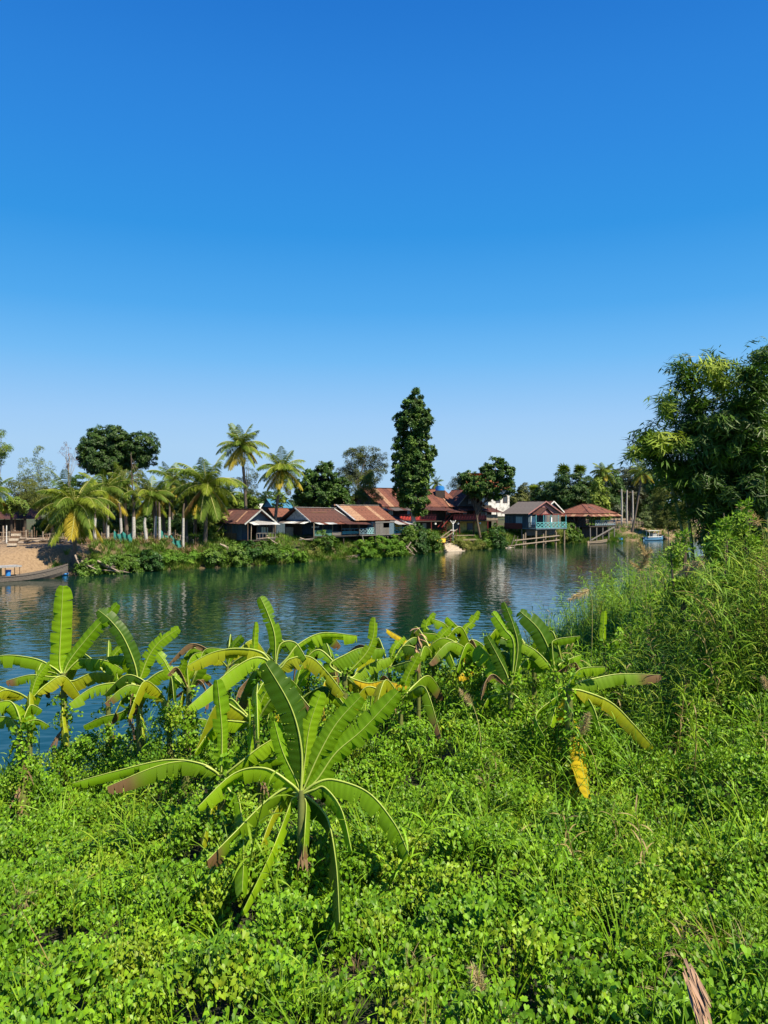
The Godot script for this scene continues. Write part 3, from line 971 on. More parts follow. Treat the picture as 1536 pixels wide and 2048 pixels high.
	for i in 3: bx(t, "hanging_cloth", mat(["cloth_pale", "cloth_green", "cloth_pale"][i], Color(0.35, 0.34, 0.25), 0.9), Vector3(2.2 + 0.35 * i, 1.1 - 0.1 * i, 0.72), Vector3(0.28, 0.7 + 0.15 * i, 0.03))

	# house with white gable + brown roof
	t = house("stilt_house", "long stilt house with white gable and plain red-brown roof above an open veranda", 617, 96, 2.85, 50.0)
	L = 8.2; W = 4.3
	bm(t, "floor", mat("wood_dark"), Vector3(0, -0.08, -1.6), Vector3(L, -0.08, -1.6), 5.6, 0.12)
	roof(t, Vector3(-0.5, 1.75, 0.9), Vector3(L, 1.62, 0.9), Vector3(0, 1.85, -3.0), ["rust_brown", "rust_brown", "rust_brown", "rust_brown", "rust_dark"], 0.82)
	roof(t, Vector3(L, 1.75, -W - 0.8), Vector3(-0.5, 1.75, -W - 0.8), Vector3(0, 1.75, 3.0), ["rust_dark", "rust_brown"], 0.82)
	bm(t, "ridge_cap", mat("zinc"), Vector3(-0.6, 3.62, -2.1), Vector3(L - 0.6, 3.52, -2.1), 0.5, 0.05)
	for k in 2: bm(t, "loose_sheet", mat("white_sheet"), Vector3(6.7 + k * 0.8, 3.42 - k * 0.25, -1.9 + k * 0.35), Vector3(7.5 + k * 0.55, 1.95, 0.5), 0.5, 0.03)
	bm(t, "patch", mat("rust_pale"), Vector3(1.5, 2.98, -1.03), Vector3(4.3, 2.98, -1.03), 0.14, 0.05)
	gable(t, "gable", mat("grey_wall"), Vector3(0, 2.0, -W + 0.2), Vector3(0, 2.0, 0.0), Vector3(0, 3.35, -2.1))
	bm(t, "barge_board", mat("white_paint"), Vector3(-0.52, 1.74, 0.93), Vector3(-0.52, 3.58, -2.1), 0.05, 0.16)
	bm(t, "barge_board", mat("wood_dark"), Vector3(-0.52, 1.74, -W - 0.8), Vector3(-0.52, 3.58, -2.1), 0.05, 0.16)
	roof(t, Vector3(-1.35, 1.55, -W - 0.6), Vector3(-1.35, 1.55, 0.6), Vector3(1.35, 0.35, 0), ["zinc", "white_sheet", "zinc_dark"], 0.8)
	roof(t, Vector3(0.2, 1.45, 1.75), Vector3(5.9, 1.45, 1.75), Vector3(0, 0.28, -1.2), ["white_sheet", "zinc", "white_sheet", "rust_orange"], 0.82)
	roof(t, Vector3(4.9, 1.42, 2.1), Vector3(9.6, 1.32, 2.1), Vector3(0, 0.42, -1.5), ["rust_brown", "rust_brown", "rust_dark"], 0.82)
	boards(t, "back_wall", mat("wood_dark"), Vector3(0, 0, -W), Vector3(L, 0, -W), 2.0, 0.25)
	boards(t, "side_wall", mat("wood_dark"), Vector3(0, 0, -W), Vector3(0, 0, -1.2), 2.0, 0.25)
	boards(t, "inner_wall", mat("blue_board"), Vector3(0.2, 0, -2.2), Vector3(L, 0, -2.2), 1.9, 0.25)
	for x in [0.0, 1.6, 3.3, 5.0, 6.6, L]: pole(t, "porch_post", mat("wood_pale" if int(x) % 3 == 0 else "wood_brown"), Vector3(x, -0.1, 0.95), Vector3(x, 1.65, 0.95), 0.06)
	boards(t, "balustrade", mat("green_board", Color(0.07, 0.17, 0.15), 0.8), Vector3(0.1, 0.0, 0.95), Vector3(3.2, 0.0, 0.95), 0.75, 0.12)
	boards(t, "balustrade", mat("wood_grey"), Vector3(3.35, 0.0, 0.97), Vector3(5.0, 0.0, 0.97), 0.5, 0.2)
	for y in [0.25, 0.42]: pole(t, "pipe", mat("turquoise"), Vector3(5.05, y, 1.0), Vector3(L, y - 0.02, 1.0), 0.07)
	rails(t, mat("wood_blue"), Vector3(5.0, 0, 0.92), Vector3(L, 0, 0.92), 0.8, 5, false, 0.06)
	stilts(t, [0.1, 2.7, 5.4, 8.0], [0.9, -1.5, -4.0], 0.09, mat("wood_dark"))
	boards(t, "crawl_wall", mat("wood_dark"), Vector3(0, -1.5, -1.6), Vector3(L, -1.5, -1.6), 1.3, 0.4)
	bm(t, "sill_beam", mat("wood_grey"), Vector3(-0.1, -0.18, 1.0), Vector3(L, -0.18, 1.0), 0.1, 0.14)
	for k in 3: bm(t, "lattice_bar", mat("wood_dark"), Vector3(1.7, -0.5 - 0.35 * k, 0.9), Vector3(4.2, -0.5 - 0.35 * k, 0.9), 0.05)
	bm(t, "gangplank", mat("wood_grey"), Vector3(-3.2, -0.35, 1.6), Vector3(0.2, -0.2, 1.3), 0.3, 0.05)
	bx(t, "shelf", mat("wood_pale"), Vector3(-0.9, 0.45, -2.5), Vector3(0.5, 1.3, 0.9))
	for k in 6: bx(t, "hanging_pot", mat("white_paint"), Vector3(0.25 + 0.22 * k, 1.1 + 0.05 * (k % 2), 0.4), Vector3(0.12, 0.12 + 0.05 * (k % 3), 0.12))

	# rust-striped neighbour with the grey board box
	t = house("stilt_house", "stilt house with rust-striped orange roof and a grey plank box hanging over the bank", 705, 102.0, 2.85, 50.0)
	L = 7.9; W = 4.6
	bm(t, "floor", mat("wood_dark"), Vector3(-0.3, -0.08, -1.6), Vector3(L, -0.08, -1.6), 5.8, 0.12)
	roof(t, Vector3(-0.7, 1.85, 1.1), Vector3(L, 1.85, 1.1), Vector3(0, 2.05, -3.4), ["rust_red", "rust_pale", "rust_orange", "rust_red", "rust_brown", "rust_pale", "rust_orange"], 0.78)
	roof(t, Vector3(L, 1.85, -W - 0.9), Vector3(-0.7, 1.85, -W - 0.9), Vector3(0, 2.05, 3.2), ["rust_dark", "rust_orange"], 0.82)
	bm(t, "ridge_cap", mat("zinc"), Vector3(-0.7, 3.93, -2.3), Vector3(L, 3.93, -2.3), 0.45, 0.05)
	bm(t, "flashing", mat("zinc"), Vector3(-0.75, 1.92, 1.15), Vector3(-0.75, 3.98, -2.3), 0.35, 0.06)
	roof(t, Vector3(L - 1.3, 1.25, 2.6), Vector3(L + 2.6, 1.2, 2.6), Vector3(0, 0.5, -1.7), ["rust_orange", "zinc", "zinc", "rust_red"], 0.8)
	roof(t, Vector3(L - 0.5, 1.62, 1.2), Vector3(L + 2.4, 1.62, 1.2), Vector3(0, 0.7, -2.2), ["rust_dark", "rust_red"], 0.8)
	boards(t, "back_wall", mat("wood_dark"), Vector3(0, 0, -W), Vector3(L, 0, -W), 2.0, 0.25)
	boards(t, "side_wall", mat("wood_dark"), Vector3(L, 0, 0.5), Vector3(L, 0, -W), 2.2, 0.25)
	boards(t, "inner_wall", mat("wood_dark"), Vector3(-0.2, 0, -1.6), Vector3(L, 0, -1.6), 2.1, 0.25)
	boards(t, "plank_box_wall", mat("wood_grey"), Vector3(2.7, -0.15, 1.7), Vector3(4.3, -0.15, 1.7), 1.75, 0.16, 0.35)
	boards(t, "plank_box_wall", mat("wood_grey"), Vector3(4.3, -0.15, 1.7), Vector3(5.6, -0.15, 1.7), 1.0, 0.16, 0.35)
	boards(t, "plank_box_wall", mat("wood_blue"), Vector3(5.6, -0.15, 1.7), Vector3(6.6, -0.15, 1.7), 1.8, 0.16, 0.35)
	boards(t, "plank_box_wall", mat("wood_blue"), Vector3(2.7, -0.1, 0.3), Vector3(2.7, -0.1, 1.7), 1.75, 0.16, 0.1)
	boards(t, "crawl_wall", mat("wood_dark"), Vector3(0, -1.5, -0.6), Vector3(L + 2, -1.5, -0.6), 1.3, 0.4)
	bm(t, "lintel", mat("wood_grey"), Vector3(2.6, 1.62, 1.72), Vector3(6.7, 1.62, 1.72), 0.1, 0.18)
	rails(t, mat("wood_blue"), Vector3(-0.3, 0, 1.5), Vector3(1.2, 0, 1.5), 0.8, 2, true, 0.07)
	rails(t, mat("turquoise_pale", Color(0.24, 0.44, 0.48), 0.7), Vector3(1.2, 0, 1.5), Vector3(2.65, 0, 1.5), 0.85, 3, true, 0.06)
	rails(t, mat("turquoise"), Vector3(L - 1.2, 0, 1.75), Vector3(L + 2.4, 0, 1.75), 0.8, 4, true, 0.06)
	bm(t, "porch_floor", mat("wood_grey"), Vector3(-0.4, -0.1, 1.35), Vector3(L + 2.5, -0.1, 1.35), 1.0, 0.1)
	for x in [-0.3, 2.6, L, L + 2.3]: pole(t, "porch_post", mat("wood_brown"), Vector3(x, -0.05, 1.5), Vector3(x, 1.5, 1.5), 0.05)
	bx(t, "shutter", mat("cloth_yellow"), Vector3(L + 0.3, 0.85, 0.9), Vector3(0.7, 0.9, 0.05))
	pole(t, "tall_stilt", mat("wood_grey"), Vector3(-0.2, gl(t, -0.2, 3.2) - 0.5, 3.0), Vector3(-0.25, 0.0, 1.9), 0.06)
	stilts(t, [0.2, 2.8, 5.4, 7.8], [1.6, -1.0, -4.2], 0.09, mat("wood_dark"))

	# the two-storey guest house
	t = house("guest_house", "big two-storey wooden guest house with red balconies and pale rust roof behind the tall tree", 764, 117, 2.5, 34.0)
	L = 22.2; W = 8.0
	var wd := mat("wood_dark")
	boards(t, "back_wall", wd, Vector3(0, 0, -W), Vector3(L, 0, -W), 4.3, 0.4)
	boards(t, "side_wall", wd, Vector3(0, 0, -W), Vector3(0, 0, 0), 4.3, 0.4)
	boards(t, "upper_wall", wd, Vector3(0, 1.9, -0.1), Vector3(L, 1.9, -0.1), 2.5, 0.35)
	boards(t, "side_wall", wd, Vector3(L, 0, 0), Vector3(L, 0, -W), 4.3, 0.4)
	boards(t, "lower_wall", wd, Vector3(0, 0, -0.4), Vector3(12.2, 0, -0.4), 1.9, 0.35)
	bx(t, "yellow_wall", mat("yellow_wall"), Vector3(17.0, 0.85, -0.3), Vector3(8.6, 2.0, 0.2))
	bx(t, "yellow_wall", mat("yellow_wall"), Vector3(2.6, 0.85, -0.15), Vector3(2.4, 1.7, 0.2))
	bx(t, "floor", wd, Vector3(L / 2, 1.85, 0.3), Vector3(L - 0.05, 0.16, 2.6))
	for x in [14.6, 17.6]: window(t, Vector3(x, 0.9, -0.17), 1.2, 1.1, Vector3(1, 0, 0), mat("wood_brown"), mat("pane_dark"), 2)
	window(t, Vector3(2.6, 0.9, -0.02), 0.9, 0.9, Vector3(1, 0, 0), mat("wood_brown"), mat("pane_pale"))
	for x in [1.6, 5.2, 8.2, 12.9, 16.4]: window(t, Vector3(x, 3.2, -0.03), 0.95, 0.85, Vector3(1, 0, 0), mat("wood_brown"), mat("pane_pale" if x < 6 else "pane_dark"), 2)
	window(t, Vector3(20.6, 3.1, -0.03), 1.6, 0.9, Vector3(1, 0, 0), mat("wood_brown"), mat("pane_pale"), 1)
	for x in [5.2, 8.3]: bx(t, "white_door", mat("grey_wall"), Vector3(x, 0.75, -0.33), Vector3(0.75, 1.6, 0.06))
	for x in [0.1, 4.2, 8.3, 11.2, 14.0, 17.0, 20.0, 22.0]: pole(t, "veranda_post", mat("red_dark"), Vector3(x, -0.4, 1.5), Vector3(x, 4.0, 1.5), 0.09)
	for seg in [[2.2, 9.2], [12.6, 16.0], [16.0, 19.4]]:
		var a := Vector3(seg[0], 1.95, 1.58)
		var b := Vector3(seg[1], 1.95, 1.58)
		bm(t, "balcony_panel", mat("red_paint"), a + U * 0.42, b + U * 0.42, 0.05, 0.72)
		bm(t, "handrail", mat("red_paint"), a + U * 0.95, b + U * 0.95, 0.1, 0.09)
		var k := 0.0
		while k < seg[1] - seg[0]:
			bm(t, "red_slat", mat("red_bright", Color(0.62, 0.06, 0.045), 0.5), a + Vector3(k + 0.08, 0.2, 0.05), a + Vector3(k + 0.32, 0.72, 0.05), 0.03, 0.09)
			k += 0.55
	boards(t, "end_balcony", mat("wood_pale"), Vector3(19.6, 1.9, 1.6), Vector3(22.1, 1.9, 1.6), 0.95, 0.2)
	# roofs: long wing, lower veranda roofs, cross gable
	roof(t, Vector3(-1.0, 4.1, 0.9), Vector3(15.2, 4.1, 0.9), Vector3(0, 2.95, -5.0), ["rust_orange", "rust_red", "rust_orange", "rust_orange", "rust_red", "rust_pale"], 0.9)
	roof(t, Vector3(15.2, 4.1, -W - 0.9), Vector3(-1.0, 4.1, -W - 0.9), Vector3(0, 2.95, 4.8), ["rust_red", "rust_dark"], 1.6)
	bm(t, "ridge_cap", mat("rust_brown"), Vector3(-1.0, 7.1, -4.1), Vector3(15.2, 7.1, -4.1), 0.4, 0.06)
	gable(t, "gable", wd, Vector3(-0.3, 4.2, -W), Vector3(-0.3, 4.2, 0.2), Vector3(-0.3, 6.8, -4.1))
	bm(t, "valley_strip", mat("rust_pale"), Vector3(12.4, 4.2, 1.0), Vector3(13.5, 7.1, -4.0), 0.25, 0.05)
	roof(t, Vector3(6.3, 3.55, 2.6), Vector3(12.2, 3.45, 2.6), Vector3(0, 0.75, -2.4), ["rust_dark", "rust_brown", "rust_dark"], 0.9)
	roof(t, Vector3(10.6, 3.2, 3.1), Vector3(14.4, 3.2, 3.1), Vector3(0, 0.7, -2.6), ["rust_brown", "rust_dark", "rust_red"], 0.9)
	roof(t, Vector3(13.4, 3.5, 2.7), Vector3(19.4, 3.5, 2.7), Vector3(0, 0.8, -2.5), ["rust_red", "rust_brown", "rust_dark"], 0.9)
	roof(t, Vector3(18.2, 3.3, 2.2), Vector3(23.1, 3.1, 2.2), Vector3(0, 0.9, -3.0), ["rust_dark", "rust_dark", "rust_red"], 0.9)
	roof(t, Vector3(-1.0, 3.5, 2.2), Vector3(5.2, 3.5, 2.2), Vector3(0, 0.6, -1.8), ["zinc_dark", "rust_dark"], 0.9)
	roof(t, Vector3(13.6, 4.2, -3.6), Vector3(13.6, 4.2, 1.5), Vector3(2.9, 2.7, 0), ["rust_dark", "rust_red"], 0.9)
	roof(t, Vector3(19.4, 4.2, 1.5), Vector3(19.4, 4.2, -3.6), Vector3(-2.9, 2.7, 0), ["rust_dark", "rust_red"], 0.9)
	gable(t, "gable", mat("gable_dark", Color(0.035, 0.04, 0.045), 0.8), Vector3(14.1, 4.2, 1.0), Vector3(18.9, 4.2, 1.0), Vector3(16.5, 6.65, 1.0))
	window(t, Vector3(16.5, 5.0, 1.05), 0.6, 0.7, Vector3(1, 0, 0), mat("wood_grey"), mat("pane_dark"))
	bm(t, "barge_board", mat("wood_grey"), Vector3(13.5, 4.2, 1.55), Vector3(16.5, 6.95, 1.55), 0.05, 0.16)
	bm(t, "barge_board", mat("wood_brown"), Vector3(19.5, 4.2, 1.55), Vector3(16.5, 6.95, 1.55), 0.05, 0.16)
	# red stair from the yard to the veranda
	for s in 7: bm(t, "stair_tread", mat("red_dark"), Vector3(10.0 + 0.28 * s, 0.1 + 0.27 * s, 2.2), Vector3(10.0 + 0.28 * s, 0.1 + 0.27 * s, 1.2), 0.3, 0.05)
	for z in [2.2, 1.2]: bm(t, "stair_rail", mat("red_paint"), Vector3(9.8, 0.9, z), Vector3(12.0, 2.85, z), 0.06, 0.1)
	for i in 3: bx(t, "hanging_lamp", mat("white_paint"), Vector3(8.9 + 4.6 * i, 1.45, 1.7), Vector3(0.28, 0.25, 0.28))

	t = thing("water_tank", "blue round water tank standing on the guest house roof ridge", "water tank", P(880, 981, 126))
	var m := MB.new()
	m.tube([Vector3.ZERO, U * 0.55, U * 0.75, U * 0.8], [0.75, 0.75, 0.5, 0.15], 14)
	obj("tank_body", m.mesh(), mat("blue_plastic"), t)
	bx(t, "tank_stand", mat("wood_dark"), Vector3(0, -0.8, 0), Vector3(1.5, 1.55, 1.5))

	# white house with orange tiles
	t = thing("white_house", "white rendered house with tiered orange tile roofs, half hidden behind the round tree", "house", P(994, 1012, 142), 20.0)
	bx(t, "wall", mat("white_wall"), Vector3(0.4, 0.4, -2.5), Vector3(4.4, 4.6, 5.0))
	for x in [0.2, 1.7]: window(t, Vector3(x, 1.3, 0.03), 0.85, 1.2, Vector3(1, 0, 0), mat("wood_brown"), mat("pane_dark"), 1)
	bx(t, "cornice", mat("white_paint"), Vector3(0.4, 2.85, -2.5), Vector3(4.9, 0.28, 5.6))
	for k in 2:
		var y := 2.95 + k * 1.35
		var x0 := -5.6 + k * 0.9
		var x1 := 2.9 - k * 2.1
		roof(t, Vector3(x0, y, 0.5 - k * 0.9), Vector3(x1, y, 0.5 - k * 0.9), Vector3(0, 1.7, -2.6), ["tile_orange"], 1.0)
		gable(t, "gable", mat("white_wall"), Vector3(x1 - 0.4, y + 0.1, 0.0 - k * 0.9), Vector3(x1 - 0.4, y + 0.1, -4.0 + k * 0.6), Vector3(x1 - 0.4, y + 1.5, -2.1 - k * 0.2))
		roof(t, Vector3(x1, y, -5.0 + k), Vector3(x0, y, -5.0 + k), Vector3(0, 1.7, 2.6), ["tile_orange"], 1.0)
		bm(t, "ridge_tile", mat("tile_orange"), Vector3(x0, y + 1.74, -2.1 - k * 0.5), Vector3(x1, y + 1.74, -2.1 - k * 0.5), 0.25, 0.2)
	m = MB.new()
	m.tube([Vector3.ZERO, U * 0.5, U * 1.0, U * 1.3], [0.22, 0.12, 0.1, 0.02], 6)
	obj("finial", m.mesh(), mat("tile_orange"), t).position = Vector3(1.0, 5.9, -2.5)

	# blue house with the turquoise balcony
	t = house("blue_house", "blue board house on posts with a turquoise cross-braced balcony and grey metal roof", 1055, 130, 3.05, 36.0)
	L = 7.6; W = 5.4
	roof(t, Vector3(-0.6, 2.4, -W - 0.4), Vector3(-0.6, 2.4, 0.7), Vector3(L / 2 + 0.6, 2.15, 0), ["zinc_dark", "zinc_dark", "rust_red", "zinc_dark"], 0.9)
	roof(t, Vector3(L + 0.6, 2.4, 0.7), Vector3(L + 0.6, 2.4, -W - 0.4), Vector3(-L / 2 - 0.6, 2.15, 0), ["rust_red", "zinc_dark"], 0.9)
	bm(t, "ridge_cap", mat("rust_red"), Vector3(L / 2, 4.57, 0.72), Vector3(L / 2, 4.57, -W - 0.4), 0.3, 0.05)
	gable(t, "gable", mat("pink_board"), Vector3(0.1, 2.5, 0.3), Vector3(L - 0.1, 2.5, 0.3), Vector3(L / 2, 4.45, 0.3))
	bm(t, "barge_board", mat("pink_board"), Vector3(-0.6, 2.35, 0.75), Vector3(L / 2, 4.5, 0.75), 0.05, 0.18)
	bm(t, "barge_board", mat("pink_board"), Vector3(L + 0.6, 2.35, 0.75), Vector3(L / 2, 4.5, 0.75), 0.05, 0.18)
	roof(t, Vector3(1.0, 2.3, -0.3), Vector3(1.0, 2.3, 2.0), Vector3(1.6, 1.1, 0), ["rust_dark", "rust_red"], 0.9)
	roof(t, Vector3(4.2, 2.3, 2.0), Vector3(4.2, 2.3, -0.3), Vector3(-1.6, 1.1, 0), ["rust_red"], 0.9)
	gable(t, "porch_gable", mat("pink_board"), Vector3(1.3, 2.35, 1.7), Vector3(3.9, 2.35, 1.7), Vector3(2.6, 3.25, 1.7))
	bm(t, "beam", mat("red_dark"), Vector3(0.2, 2.3, 1.75), Vector3(L - 0.1, 2.3, 1.75), 0.12, 0.2)
	bm(t, "floor", mat("wood_blue"), Vector3(0, -0.1, -1.6), Vector3(L, -0.1, -1.6), 7.2, 0.16)
	boards(t, "side_wall", mat("blue_board"), Vector3(0, 0, -W), Vector3(0, 0, 0.2), 2.4, 0.3)
	bm(t, "red_base", mat("red_dark"), Vector3(-0.06, 0.3, -W), Vector3(-0.06, 0.3, -1.2), 0.06, 1.0)
	window(t, Vector3(-0.03, 1.35, -1.9), 1.5, 1.15, Vector3(0, 0, 1), mat("wood_blue"), mat("pane_pale"), 2)
	window(t, Vector3(-0.03, 1.35, -4.2), 1.2, 1.1, Vector3(0, 0, 1), mat("wood_blue"), mat("pane_dark"), 2)
	boards(t, "front_wall", mat("blue_board"), Vector3(0.1, 0, 0.1), Vector3(4.6, 0, 0.1), 2.4, 0.3)
	boards(t, "back_wall", wd, Vector3(0, 0, -W), Vector3(L, 0, -W), 2.4, 0.3)
	window(t, Vector3(1.2, 1.3, 0.16), 1.1, 1.3, Vector3(1, 0, 0), mat("white_paint"), mat("pane_pale"), 1)
	bx(t, "door", mat("dark_inside"), Vector3(3.2, 1.0, 0.15), Vector3(1.0, 2.0, 0.05))
	for x in [0.08, 1.9, 3.7, 5.6, L - 0.08]: bm(t, "porch_post", mat("turquoise"), Vector3(x, 0, 1.85), Vector3(x, 2.25, 1.85), 0.11)
	rails(t, mat("turquoise"), Vector3(0.08, 0, 1.9), Vector3(L, 0, 1.9), 0.95, 8, true, 0.07)
	rails(t, mat("wood_grey"), Vector3(-0.05, 0, 0.3), Vector3(-0.05, 0, 1.85), 0.9, 3, false, 0.06)
	stilts(t, [0.3, 2.6, 5.0, 7.3], [1.7, -1.6, -5.0], 0.13, mat("wood_pale"))
	boards(t, "crawl_wall", mat("wood_grey"), Vector3(0.2, -1.3, -0.6), Vector3(L, -1.3, -0.6), 1.1, 0.4)
	tag(bx(self, "hanging_shirt", mat("cloth_white"), t.transform * Vector3(3.9, 1.35, 1.7), Vector3(0.55, 0.9, 0.05), t.basis), "white shirt hung to dry on the turquoise balcony", "laundry")
	# posts and beams of the landing below it
	t = house("post_fence", "row of rough posts with slanting beams standing in the shallows below the blue house", 1046, 126.5, 0.0, 36.0, "retaining fence")
	for i in 5:
		var x := [0.0, 0.5, 3.0, 4.8, 8.0][i] as float
		pole(t, "post", mat("wood_pale"), Vector3(x, -1.0, 0.0), Vector3(x + 0.05, 2.1 + 0.25 * (i % 3), 0.0), 0.14)
	for k in 2: bm(t, "beam", mat("driftwood"), Vector3(-2.2, 0.4 + 0.75 * k, 0.22), Vector3(8.6, 1.0 + 0.75 * k, 0.22), 0.14, 0.16)

	# small house behind it
	t = house("back_house", "small house with white-edged gable behind the blue house", 1086, 141, 3.1, 36.0)
	roof(t, Vector3(-0.5, 2.6, -5.0), Vector3(-0.5, 2.6, 0.5), Vector3(2.9, 2.0, 0), ["rust_red", "rust_brown"], 0.9)
	roof(t, Vector3(5.3, 2.6, 0.5), Vector3(5.3, 2.6, -5.0), Vector3(-2.9, 2.0, 0), ["rust_dark"], 0.9)
	gable(t, "gable", mat("wood_blue"), Vector3(0, 2.6, 0), Vector3(4.8, 2.6, 0), Vector3(2.4, 4.4, 0))
	for s in [-1.0, 1.0]: bm(t, "barge_board", mat("white_paint"), Vector3(2.4 + s * 2.9, 2.55, 0.52), Vector3(2.4, 4.6, 0.52), 0.05, 0.2)
	boards(t, "wall", mat("wood_grey"), Vector3(0, -0.3, 0), Vector3(4.8, -0.3, 0), 2.9, 0.3)
	boards(t, "wall", mat("wood_grey"), Vector3(0, -0.3, -4.6), Vector3(0, -0.3, 0), 2.9, 0.3)

	# pavilion
	t = house("river_pavilion", "open restaurant pavilion on tall posts with a broad hipped rust-red roof, far right", 1178, 143, 3.1, 46.0, "pavilion")
	L = 9.8; W = 6.2
	var o := 0.5
	var rk := ["rust_red", "rust_orange", "rust_red", "rust_orange", "rust_dark"]
	var part := hip(t, Vector3(-o, 2.35, o), Vector3(L + o, 2.35, o), Vector3(L + o, 2.35, -W - o), Vector3(-o, 2.35, -W - o), 1.75, rk)
	bm(part, "skylight_sheet", mat("white_sheet"), Vector3(4.1, 2.95, -0.75), Vector3(3.3, 3.65, -1.9), 0.6, 0.04)
	bm(part, "skylight_sheet", mat("rust_pale"), Vector3(7.4, 2.9, -0.65), Vector3(6.9, 3.3, -1.3), 0.5, 0.04)
	roof(t, Vector3(-o - 0.7, 1.8, o + 0.6), Vector3(L + o + 0.7, 1.8, o + 0.6), Vector3(0, 0.38, -0.7), ["rust_orange", "rust_pale", "rust_orange"], 0.9)
	roof(t, Vector3(-o - 0.7, 1.8, -W - o), Vector3(-o - 0.7, 1.8, o + 0.6), Vector3(0.7, 0.38, 0), ["rust_orange", "rust_pale", "rust_orange"], 0.9)
	bm(t, "floor", wd, Vector3(-0.3, -0.1, -W / 2), Vector3(L + 0.3, -0.1, -W / 2), W + 0.6, 0.18)
	for x in [0.0, 3.3, 6.5, L]:
		for z in [0.0, -W / 2, -W]: pole(t, "roof_post", mat("wood_brown"), Vector3(x, 0, z), Vector3(x, 2.4, z), 0.09)
	pole(t, "slanting_post", mat("wood_brown"), Vector3(L + 0.2, 0.0, 0.2), Vector3(L + 0.9, 1.85, 0.5), 0.06)
	rails(t, mat("rail_pattern", Color(0.22, 0.30, 0.38), 0.7), Vector3(2.0, 0.05, 0.2), Vector3(L, 0.05, 0.2), 0.95, 9, true, 0.06)
	rails(t, mat("wood_dark"), Vector3(-0.15, 0.05, -W), Vector3(-0.15, 0.05, 0.1), 0.9, 7, true, 0.06)
	boards(t, "back_wall", wd, Vector3(0, 0, -W), Vector3(L, 0, -W), 1.6, 0.3)
	stilts(t, [0.2, 2.6, 5.0, 7.4, 9.6], [0.1], 0.13, mat("wood_grey"))
	stilts(t, [0.2, 5.0, 9.6], [-3.0, -6.0], 0.14, wd)
	bm(t, "diagonal_brace", mat("wood_grey"), Vector3(0.3, -2.6, 0.3), Vector3(9.2, -0.3, 0.3), 0.16, 0.2)
	bm(t, "diagonal_brace", mat("wood_brown"), Vector3(4.2, -2.6, -0.3), Vector3(9.6, -0.6, -0.3), 0.14, 0.16)
	for i in 4:
		bm(t, "table_top", mat("wood_brown"), Vector3(1.0 + 2.4 * i, 0.72, -2.0), Vector3(2.2 + 2.4 * i, 0.72, -2.0), 0.8, 0.06)
		for x in [1.15, 2.05]: bm(t, "table_leg", mat("wood_brown"), Vector3(x + 2.4 * i, 0, -2.0), Vector3(x + 2.4 * i, 0.7, -2.0), 0.1)
	boards(t, "crawl_wall", wd, Vector3(0, -2.4, -1.4), Vector3(L, -2.4, -1.4), 2.2, 0.4)
	# walkway between
	t = house("walkway", "short wooden landing with white rail between the blue house and the pavilion", 1128, 141, 2.2, 40.0, "landing")
	bm(t, "deck", mat("wood_pale"), Vector3(0, 0, 0), Vector3(4.2, 0, 0), 1.2, 0.14)
	for x in [0.2, 1.4, 2.8, 4.0]: pole(t, "post", mat("wood_pale"), Vector3(x, -2.0, 0.5), Vector3(x, 0.9, 0.5), 0.08)
	bx(t, "pink_chest", mat("pink_board"), Vector3(0.4, 0.9, -0.3), Vector3(0.9, 0.9, 0.6))

	# roofs behind
	for h in [[565, 1008, 122, "roof_blue", "blue metal roof gable between the palm trunk and the dense tree", 1.9], [530, 1014, 126, "white_sheet", "low white and blue roofed hut seen behind the leftmost stilt hut", 1.2], [566, 1026, 108, "rust_orange", "little rust-red gabled hut tucked behind the white-gabled stilt house", 1.6], [690, 1006, 124, "rust_pale", "sunlit orange roofed hut behind the rust-striped roof", 2.0]]:
		var at := P(h[0], h[1], h[2])
		t = thing("back_hut", h[4], "hut", Vector3(at.x, 2.7, at.z), 40.0)
		var y: float = at.y - 2.7
		var r: float = h[5]
		roof(t, Vector3(-r, y - r * 0.35, 0.3), Vector3(r, y - r * 0.35, 0.3), Vector3(0, r * 0.75, -r), [h[3]], 0.8)
		roof(t, Vector3(r, y - r * 0.35, 0.3 - 2 * r), Vector3(-r, y - r * 0.35, 0.3 - 2 * r), Vector3(0, r * 0.75, r), [h[3]], 0.8)
		gable(t, "gable", mat("roof_blue" if h[3] == "roof_blue" else "wood_dark"), Vector3(-r + 0.2, y - r * 0.3, 0.1 - 2 * r), Vector3(-r + 0.2, y - r * 0.3, 0.1), Vector3(-r + 0.2, y + r * 0.32, 0.3 - r))
		boards(t, "wall", mat("blue_board" if r < 1.9 else "wood_brown"), Vector3(-r + 0.2, -0.3, 0), Vector3(r - 0.2, -0.3, 0), y - r * 0.3 + 0.4, 0.3)
		boards(t, "wall", mat("wood_dark"), Vector3(-r + 0.2, -0.3, -2 * r + 0.2), Vector3(-r + 0.2, -0.3, 0), y - r * 0.3 + 0.4, 0.3)
